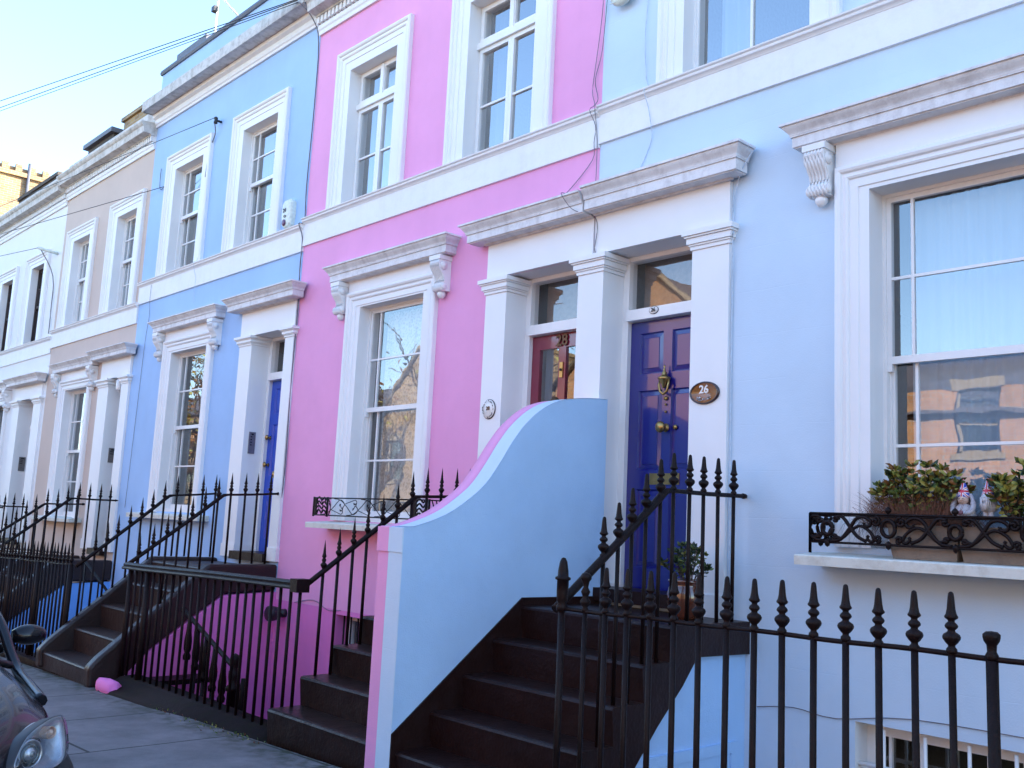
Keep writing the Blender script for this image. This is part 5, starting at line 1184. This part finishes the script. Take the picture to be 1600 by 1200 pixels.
def car():
    cy = -5.03; XF = -4.28; g0 = -.30
    H = thing('parked_car', 'black car parked at the kerb facing the camera, cut by the left edge', 'car', (-6.4, cy, g0))
    st = [(-4.26, .12, .0, .22, .34), (-4.30, .24, -.06, .28, .40), (-4.42, .37, -.10, .34, .47), (-4.60, .55, -.13, .42, .54), (-4.80, .69, -.13, .475, .60), (-5.05, .795, -.13, .50, .65), (-5.35, .855, -.13, .51, .69), (-5.75, .885, -.13, .535, .73), (-6.1, .895, -.13, .575, .74), (-6.9, .90, -.13, .60, .72), (-7.6, .895, -.12, .61, .73), (-8.1, .83, -.08, .60, .70), (-8.3, .68, .0, .48, .58)]
    m = MB(); rings = []
    for x, w, zb, zw, zt in st:
        half = [(0, zt), (.30*w, zt-.004), (.60*w, zt-.022), (.80*w, zt-.055), (.90*w, zw+.022), (.965*w, zw-.005), (.995*w, zw-.07), (1.0*w, (zw+zb)/2), (.985*w, zb+.12), (.94*w, zb+.02), (.80*w, zb)]
        full = [(cy+a, b) for a, b in half]+[(cy-a, b) for a, b in reversed(half[1:])]
        rings.append([(x, y, z) for y, z in full])
    m.loft(rings); o = m.build('body', M['car'], H)
    sb = o.modifiers.new('s', 'SUBSURF'); sb.levels = 1; sb.render_levels = 2
    m = MB(); rings = []   # cabin
    for x, w, z in ((-5.50, .70, .70), (-6.05, .72, .96), (-6.45, .68, 1.10), (-6.9, .65, 1.17), (-7.5, .64, 1.14), (-7.95, .67, .96), (-8.2, .70, .68)):
        rings.append([(x-.40, cy-.80, .55), (x-.30, cy-w, z-.08), (x, cy-w*.6, z), (x+.03, cy, z+.01), (x, cy+w*.6, z), (x-.30, cy+w, z-.08), (x-.40, cy+.80, .55)])
    m.loft(rings, closed=True); m.build('cabin_glass', M['carglass'], H)
    m = MB()
    for s_ in (1, -1): m.tube(catmull([(-5.40, cy+s_*.835, .50), (-5.72, cy+s_*.865, .53), (-5.95, cy+s_*.882, .56), (-6.1, cy+s_*.88, .63), (-6.40, cy+s_*.855, .83), (-6.8, cy+s_*.76, 1.00), (-7.2, cy+s_*.69, 1.10), (-7.7, cy+s_*.67, 1.08), (-8.2, cy+s_*.74, .72)], 4), .030, 8)
    m.loft([[(x, cy+a*.66, z+.014-.03*abs(a)) for a in (-1, -.5, 0, .5, 1)] for x, z in ((-6.75, 1.13), (-7.0, 1.175), (-7.5, 1.17), (-7.9, 1.08))], closed=False)
    m.build('roof', M['car'], H)
    m = MB()    # scuttle and wiper
    m.tube(catmull([(-5.98, cy+.84, .60), (-5.70, cy+.5, .71), (-5.58, cy, .745), (-5.70, cy-.5, .71), (-5.98, cy-.84, .60)], 4), .022, 6); m.build('scuttle', M['black'], H)
    for s_ in (1, -1):   # door mirrors
        mx, my, mz = -6.39, cy+s_*1.045, .712
        m = MB(); rings = []
        for k in range(9):
            t_ = k/8; a = math.pi*(.06+.88*t_); rr_ = math.sin(a)**.45
            rings.append([(mx+.02+.07*rr_*math.cos(b)*(1 if math.cos(b) > 0 else .3), my+s_*(-.10+.19*t_), mz+.066*rr_*math.sin(b)*(1.0 if math.sin(b) > 0 else .85)) for b in [2*math.pi*i/14 for i in range(14)]])
        m.loft(rings); m.tube([(mx-.01, my-s_*.07, mz-.04), (mx-.03, my-s_*.16, mz-.09)], .028, 8); o = m.build('door_mirror', M['car'], H)
        mg = MB(); mg.quad((mx-.024, my-.07, mz-.045), (mx-.024, my+.07, mz-.045), (mx-.024, my+.07, mz+.045), (mx-.024, my-.07, mz+.045)); mg.build('mirror_glass', M['chrome'], o)
    LN = Vector((.70, .64, .30)).normalized()
    LO = [(-4.822, -4.298, .534), (-4.826, -4.279, .498), (-4.797, -4.271, .417), (-4.763, -4.282, .363), (-4.715, -4.323, .338), (-4.63, -4.415, .335), (-4.552, -4.509, .353), (-4.507, -4.577, .394), (-4.549, -4.556, .447), (-4.616, -4.505, .497), (-4.696, -4.431, .524), (-4.772, -4.354, .537)]
    LO = [tuple(p) for p in catmull(LO+[LO[0]], 3)][:-1]
    for s_ in (1, -1):     # swept teardrop headlamps on the nose corners
        mir = lambda v: (v[0], cy+s_*(v[1]-cy), v[2])
        n = len(LO); cen = Vector([sum(p[i] for p in LO)/n for i in range(3)])
        def sc(k, off): return [mir(cen+(Vector(p)-cen)*k+LN*off) for p in LO]
        L = MB(); L.loft([sc(1.0, .0), sc(.985, .012), sc(.90, .026), sc(.6, .036), sc(.25, .040)]); lo = L.build('headlamp', M['lampglass'], H)
        B = MB(); B.loft([sc(1.0, -.11), sc(.985, .004), sc(.955, .007), sc(.92, -.02), sc(.55, -.05)], caps=False); B.poly(sc(.55, -.05)); B.build('reflector', M['chrome2'], lo)
        B = MB(); B.loft([sc(1.04, -.06), sc(1.04, .0), sc(1.0, .006)], caps=False); B.build('lamp_rim', M['black'], lo)
        def bowl(c, r, nm, mat):
            c = Vector(c)-LN*.012; nrm = Vector((.80, .30, .08)).normalized(); a = nrm.cross(Vector((0, 0, 1))).normalized(); b = nrm.cross(a)
            m = MB(); m.loft([[mir(c+a*q*math.cos(t)+b*q*math.sin(t)+nrm*d) for t in [2*math.pi*i/24 for i in range(24)]] for q, d in ((r, -.03), (r, .012), (r*.93, .016), (r*.86, .004), (r*.70, -.02), (r*.66, -.005), (r*.5, .012), (r*.25, .022), (0.0005, .025))], caps=False); m.build(nm, mat, lo)
        bowl((-4.615, -4.475, .428), .060, 'main_beam', M['chrome2'])
        bowl((-4.612, -4.473, .428), .040, 'lens', M['lensd'])
        bowl((-4.752, -4.352, .480), .028, 'side_lamp', M['amber'])
    G = MB()
    for k in range(5): G.box(XF-.05, XF+.012, cy-.20, cy+.20, .08+k*.035, .095+k*.035)
    G.build('grille', M['black'], H)
    for wx in (-5.15, -7.65):
        for s_ in (1, -1):
            m = MB(); yw = cy+s_*.79; rings = []
            for q, d in ((.20, -.09), (.29, -.09), (.315, -.06), (.315, .06), (.29, .09), (.20, .09)):
                rings.append([(wx+q*math.cos(t), yw+s_*d, g0+.315+q*math.sin(t)) for t in [2*math.pi*i/24 for i in range(24)]])
            m.loft(rings); wo = m.build('wheel', M['tyre'], H)
            m = MB(); m.loft([[(wx+q*math.cos(t), yw+s_*d, g0+.315+q*math.sin(t)) for t in [2*math.pi*i/24 for i in range(24)]] for q, d in ((.205, .092), (.19, .092), (.18, .06), (.05, .07), (.04, .09), (.001, .09))], caps=False); m.build('rim', M['rim'], wo)
car()

# ------------------------------------------------------------------ opposite side of the street (seen mirrored in the windows)
M['stonetrim'] = paint('sandstone trim', (.30, .24, .17), .8, .2)
def opp_house(i, x0, x1, zr, brickm, gable=False):
    H = thing('brick_house', '%s brick house with %s across the street, %s' % ('yellow' if brickm.name.startswith('yellow') else 'orange', 'tall gable' if gable else 'pitched roof', ['rightmost', 'second from right', 'third from right', 'fourth from right', 'fifth from right', 'sixth from right', 'second from left', 'leftmost'][i]), 'house', ((x0+x1)/2, -14, GZ(x0)), 'brick houses opposite')
    y = -14.0; zb = GZ(x0)-.3; w = MB()
    n = max(1, int((x1-x0)/2.4)); holes = []
    for k in range(n):
        xc = x0+(k+.5)*(x1-x0)/n
        holes += [(xc-.5, xc+.5, zb+1.3, zb+2.9), (xc-.45, xc+.45, zb+4.1, zb+5.5)]
    xs = holes
    wallmesh(w, x0, x1, zb, zr, holes, y)
    w.quad((x0, y, zb), (x0, y-8, zb), (x0, y-8, zr), (x0, y, zr)); w.quad((x1, y, zb), (x1, y-8, zb), (x1, y-8, zr), (x1, y, zr)); w.quad((x0, y-8, zb), (x1, y-8, zb), (x1, y-8, zr), (x0, y-8, zr))
    if gable: w.poly([(x0, y, zr), (x1, y, zr), ((x0+x1)/2, y, zr+2.8)])
    w.build('wall', brickm, H)
    r = MB()
    if gable:
        xm = (x0+x1)/2
        r.loft([[(x0-.15, y+.15, zr-.12), (xm, y+.15, zr+2.88), (x1+.15, y+.15, zr-.12)], [(x0-.15, y-8.1, zr-.12), (xm, y-8.1, zr+2.88), (x1+.15, y-8.1, zr-.12)]], closed=False, sm=False)
    else:
        r.loft([[(x0, y+.2, zr-.05), (x1, y+.2, zr-.05)], [(x0, y-4, zr+1.9), (x1, y-4, zr+1.9)], [(x0, y-8.1, zr), (x1, y-8.1, zr)]], closed=False, sm=False)
    r.build('roof', M['slate'], H)
    if gable:
        c = MB(); xm = (x0+x1)/2
        c.tube([(x0-.1, y+.08, zr-.02), (xm, y+.08, zr+2.92), (x1+.1, y+.08, zr-.02)], .10, 4); c.build('gable_coping', M['stonetrim'], H)
    for (a, b_, c_, d_) in holes:
        f = MB(); f.box(a, b_, y-.14, y-.10, c_, c_+.06); f.box(a, b_, y-.14, y-.10, d_-.06, d_); f.box(a, a+.06, y-.14, y-.10, c_, d_); f.box(b_-.06, b_, y-.14, y-.10, c_, d_); f.box(a, b_, y-.14, y-.10, (c_+d_)/2-.03, (c_+d_)/2+.03)
        f.box(a-.1, b_+.1, y, y+.06, c_-.12, c_); f.box(a-.1, b_+.1, y, y+.03, d_, d_+.2)
        fo = f.build('window', M['stonetrim'], H); p = MB(); p.quad((a, y-.13, c_), (b_, y-.13, c_), (b_, y-.13, d_), (a, y-.13, d_)); p.build('pane', M['glass'], fo)
    c = MB(); c.box(x1-.9, x1-.1, y-4.6, y-3.4, zr, zr+3.0); c.box(x1-.96, x1-.04, y-4.66, y-3.34, zr+3.001, zr+3.15)
    for k in range(3): c.lathe((x1-.5, y-4.4+k*.4, zr+3.15), [(.11, 0), (.09, .35), (.12, .4), (.0, .4)], 8)
    c.build('chimney', brickm, H)
    d = MB(); d.box(x0, x1, y-7.9, y-.3, zr-.1, zr-.02); d.box(x0+.02, x1-.02, y-1.8, y-1.7, zb, zr-.1); d.build('floor', M['dark'], H)
zs_ = [(8, 17, 5.4, 'rbrick', 0), (0.5, 8, 4.9, 'ybrick', 0), (-6.5, .5, 4.7, 'rbrick', 0), (-13, -6.5, 4.3, 'rbrick', 0), (-20.4, -13, 5.7, 'rbrick', 1), (-29.5, -24.0, 4.6, 'ybrick', 1), (-38, -29.5, 5.2, 'ybrick', 0), (-56, -38, 6.0, 'ybrick', 0)]
for i, (a, b_, z, bm_, gb) in enumerate(zs_): opp_house(i, a, b_, z, M[bm_], bool(gb))
# bare winter tree opposite
def tree(label, x, y, z0, h, seed, leafy=.5):
    rnd = random.Random(seed); H = thing('street_tree', label, 'tree', (x, y, z0), 'trees opposite'); T_ = MB(); F_ = MB()
    def br(p, d, l, r, dep):
        pts = [p]; q = Vector(p); dd = Vector(d)
        for i in range(4):
            dd = (dd+Vector((rnd.uniform(-.2, .2), rnd.uniform(-.2, .2), rnd.uniform(-.12, .1)))).normalized(); q = q+dd*l/4; pts.append(tuple(q))
        T_.tube(pts, [r*(1-.13*i) for i in range(5)], 6 if dep < 2 else 3)
        if dep >= 4:
            if rnd.random() < leafy:
                for j in range(12 if leafy > .8 else 3): leaf(F_, tuple(Vector(pts[rnd.randint(1, 4)])+Vector((rnd.gauss(0, .25), rnd.gauss(0, .25), rnd.gauss(0, .25)))), (rnd.uniform(-1, 1), rnd.uniform(-1, 1), rnd.uniform(-1, .3)), .16, .09, rnd.randint(0, 1), rnd)
            return
        for k in range(3 if dep < 3 else 4):
            a = rnd.uniform(0, 6.28); nd = (dd+Vector((math.cos(a), math.sin(a), rnd.uniform(-.1, .5)))*rnd.uniform(.5, .9)).normalized()
            br(pts[rnd.randint(2, 4)], nd, l*rnd.uniform(.55, .8), r*.5, dep+1)
    br((x, y, z0), (0, 0, 1), h*.38, h*.022, 0)
    T_.build('trunk', M['stem'], H); F_.build('crown', [M['leafy'], M['leafr']], H)
tree('bare branching tree opposite, in the gap between brick houses', -22.2, -13.0, -.6, 11, 4, .3)
tree('golden leaved autumn tree opposite near the far left', -42.0, -12.6, -1.2, 13, 6, .95)
tree('smaller golden leaved tree opposite, next to the tall golden one', -37.5, -12.3, -1.1, 9, 16, .95)
tree('thin bare street tree opposite, near the middle of the street', -27.0, -12.6, -.8, 10, 11, .4)

# ------------------------------------------------------------------ light
SUN_EL, SUN_AZ = R(24), R(38)      # azimuth measured from +Y towards +X
wd = bpy.data.worlds.new('World'); S.world = wd; wd.use_nodes = True
t = wd.node_tree; t.nodes.clear()
sk = t.nodes.new('ShaderNodeTexSky'); sk.sky_type = 'NISHITA'; sk.sun_disc = False; sk.sun_elevation = SUN_EL; sk.sun_rotation = SUN_AZ; sk.ozone_density = 3.0; sk.dust_density = .6; sk.air_density = 1.0
bg = t.nodes.new('ShaderNodeBackground'); bg.inputs[1].default_value = .15; ou = t.nodes.new('ShaderNodeOutputWorld')
t.links.new(sk.outputs[0], bg.inputs[0]); t.links.new(bg.outputs[0], ou.inputs[0])
sl = bpy.data.lights.new('sun', 'SUN'); sl.energy = 4.0; sl.angle = R(.5); sl.color = (1, .93, .82)
so = bpy.data.objects.new('sun', sl); COL.objects.link(so)
sd = Vector((math.cos(SUN_EL)*math.sin(SUN_AZ), math.cos(SUN_EL)*math.cos(SUN_AZ), math.sin(SUN_EL)))
so.rotation_euler = sd.to_track_quat('Z', 'Y').to_euler(); so.location = sd*50

# ------------------------------------------------------------------ camera
cam = bpy.data.cameras.new('camera'); co = bpy.data.objects.new('camera', cam); COL.objects.link(co)
rt = Vector((0.68147373, 0.73027995, 0.04779913)); dn = Vector((-0.07308012, 0.13289206, -0.9884326)); fw = Vector((-0.72818463, 0.67009768, 0.14393139))
mw = Matrix(((rt.x, -dn.x, -fw.x, 0), (rt.y, -dn.y, -fw.y, -6.0), (rt.z, -dn.z, -fw.z, 1.5), (0, 0, 0, 1)))
co.matrix_world = mw
cam.sensor_fit = 'HORIZONTAL'; cam.sensor_width = 36; cam.lens = 1525/1600*36; cam.clip_start = .05; cam.clip_end = 2000
S.camera = co
S.view_settings.view_transform = 'Standard'; S.view_settings.look = 'None'; S.view_settings.gamma = 1; S.view_settings.exposure = 2.38
S.cycles.max_bounces = 8; S.cycles.transparent_max_bounces = 16
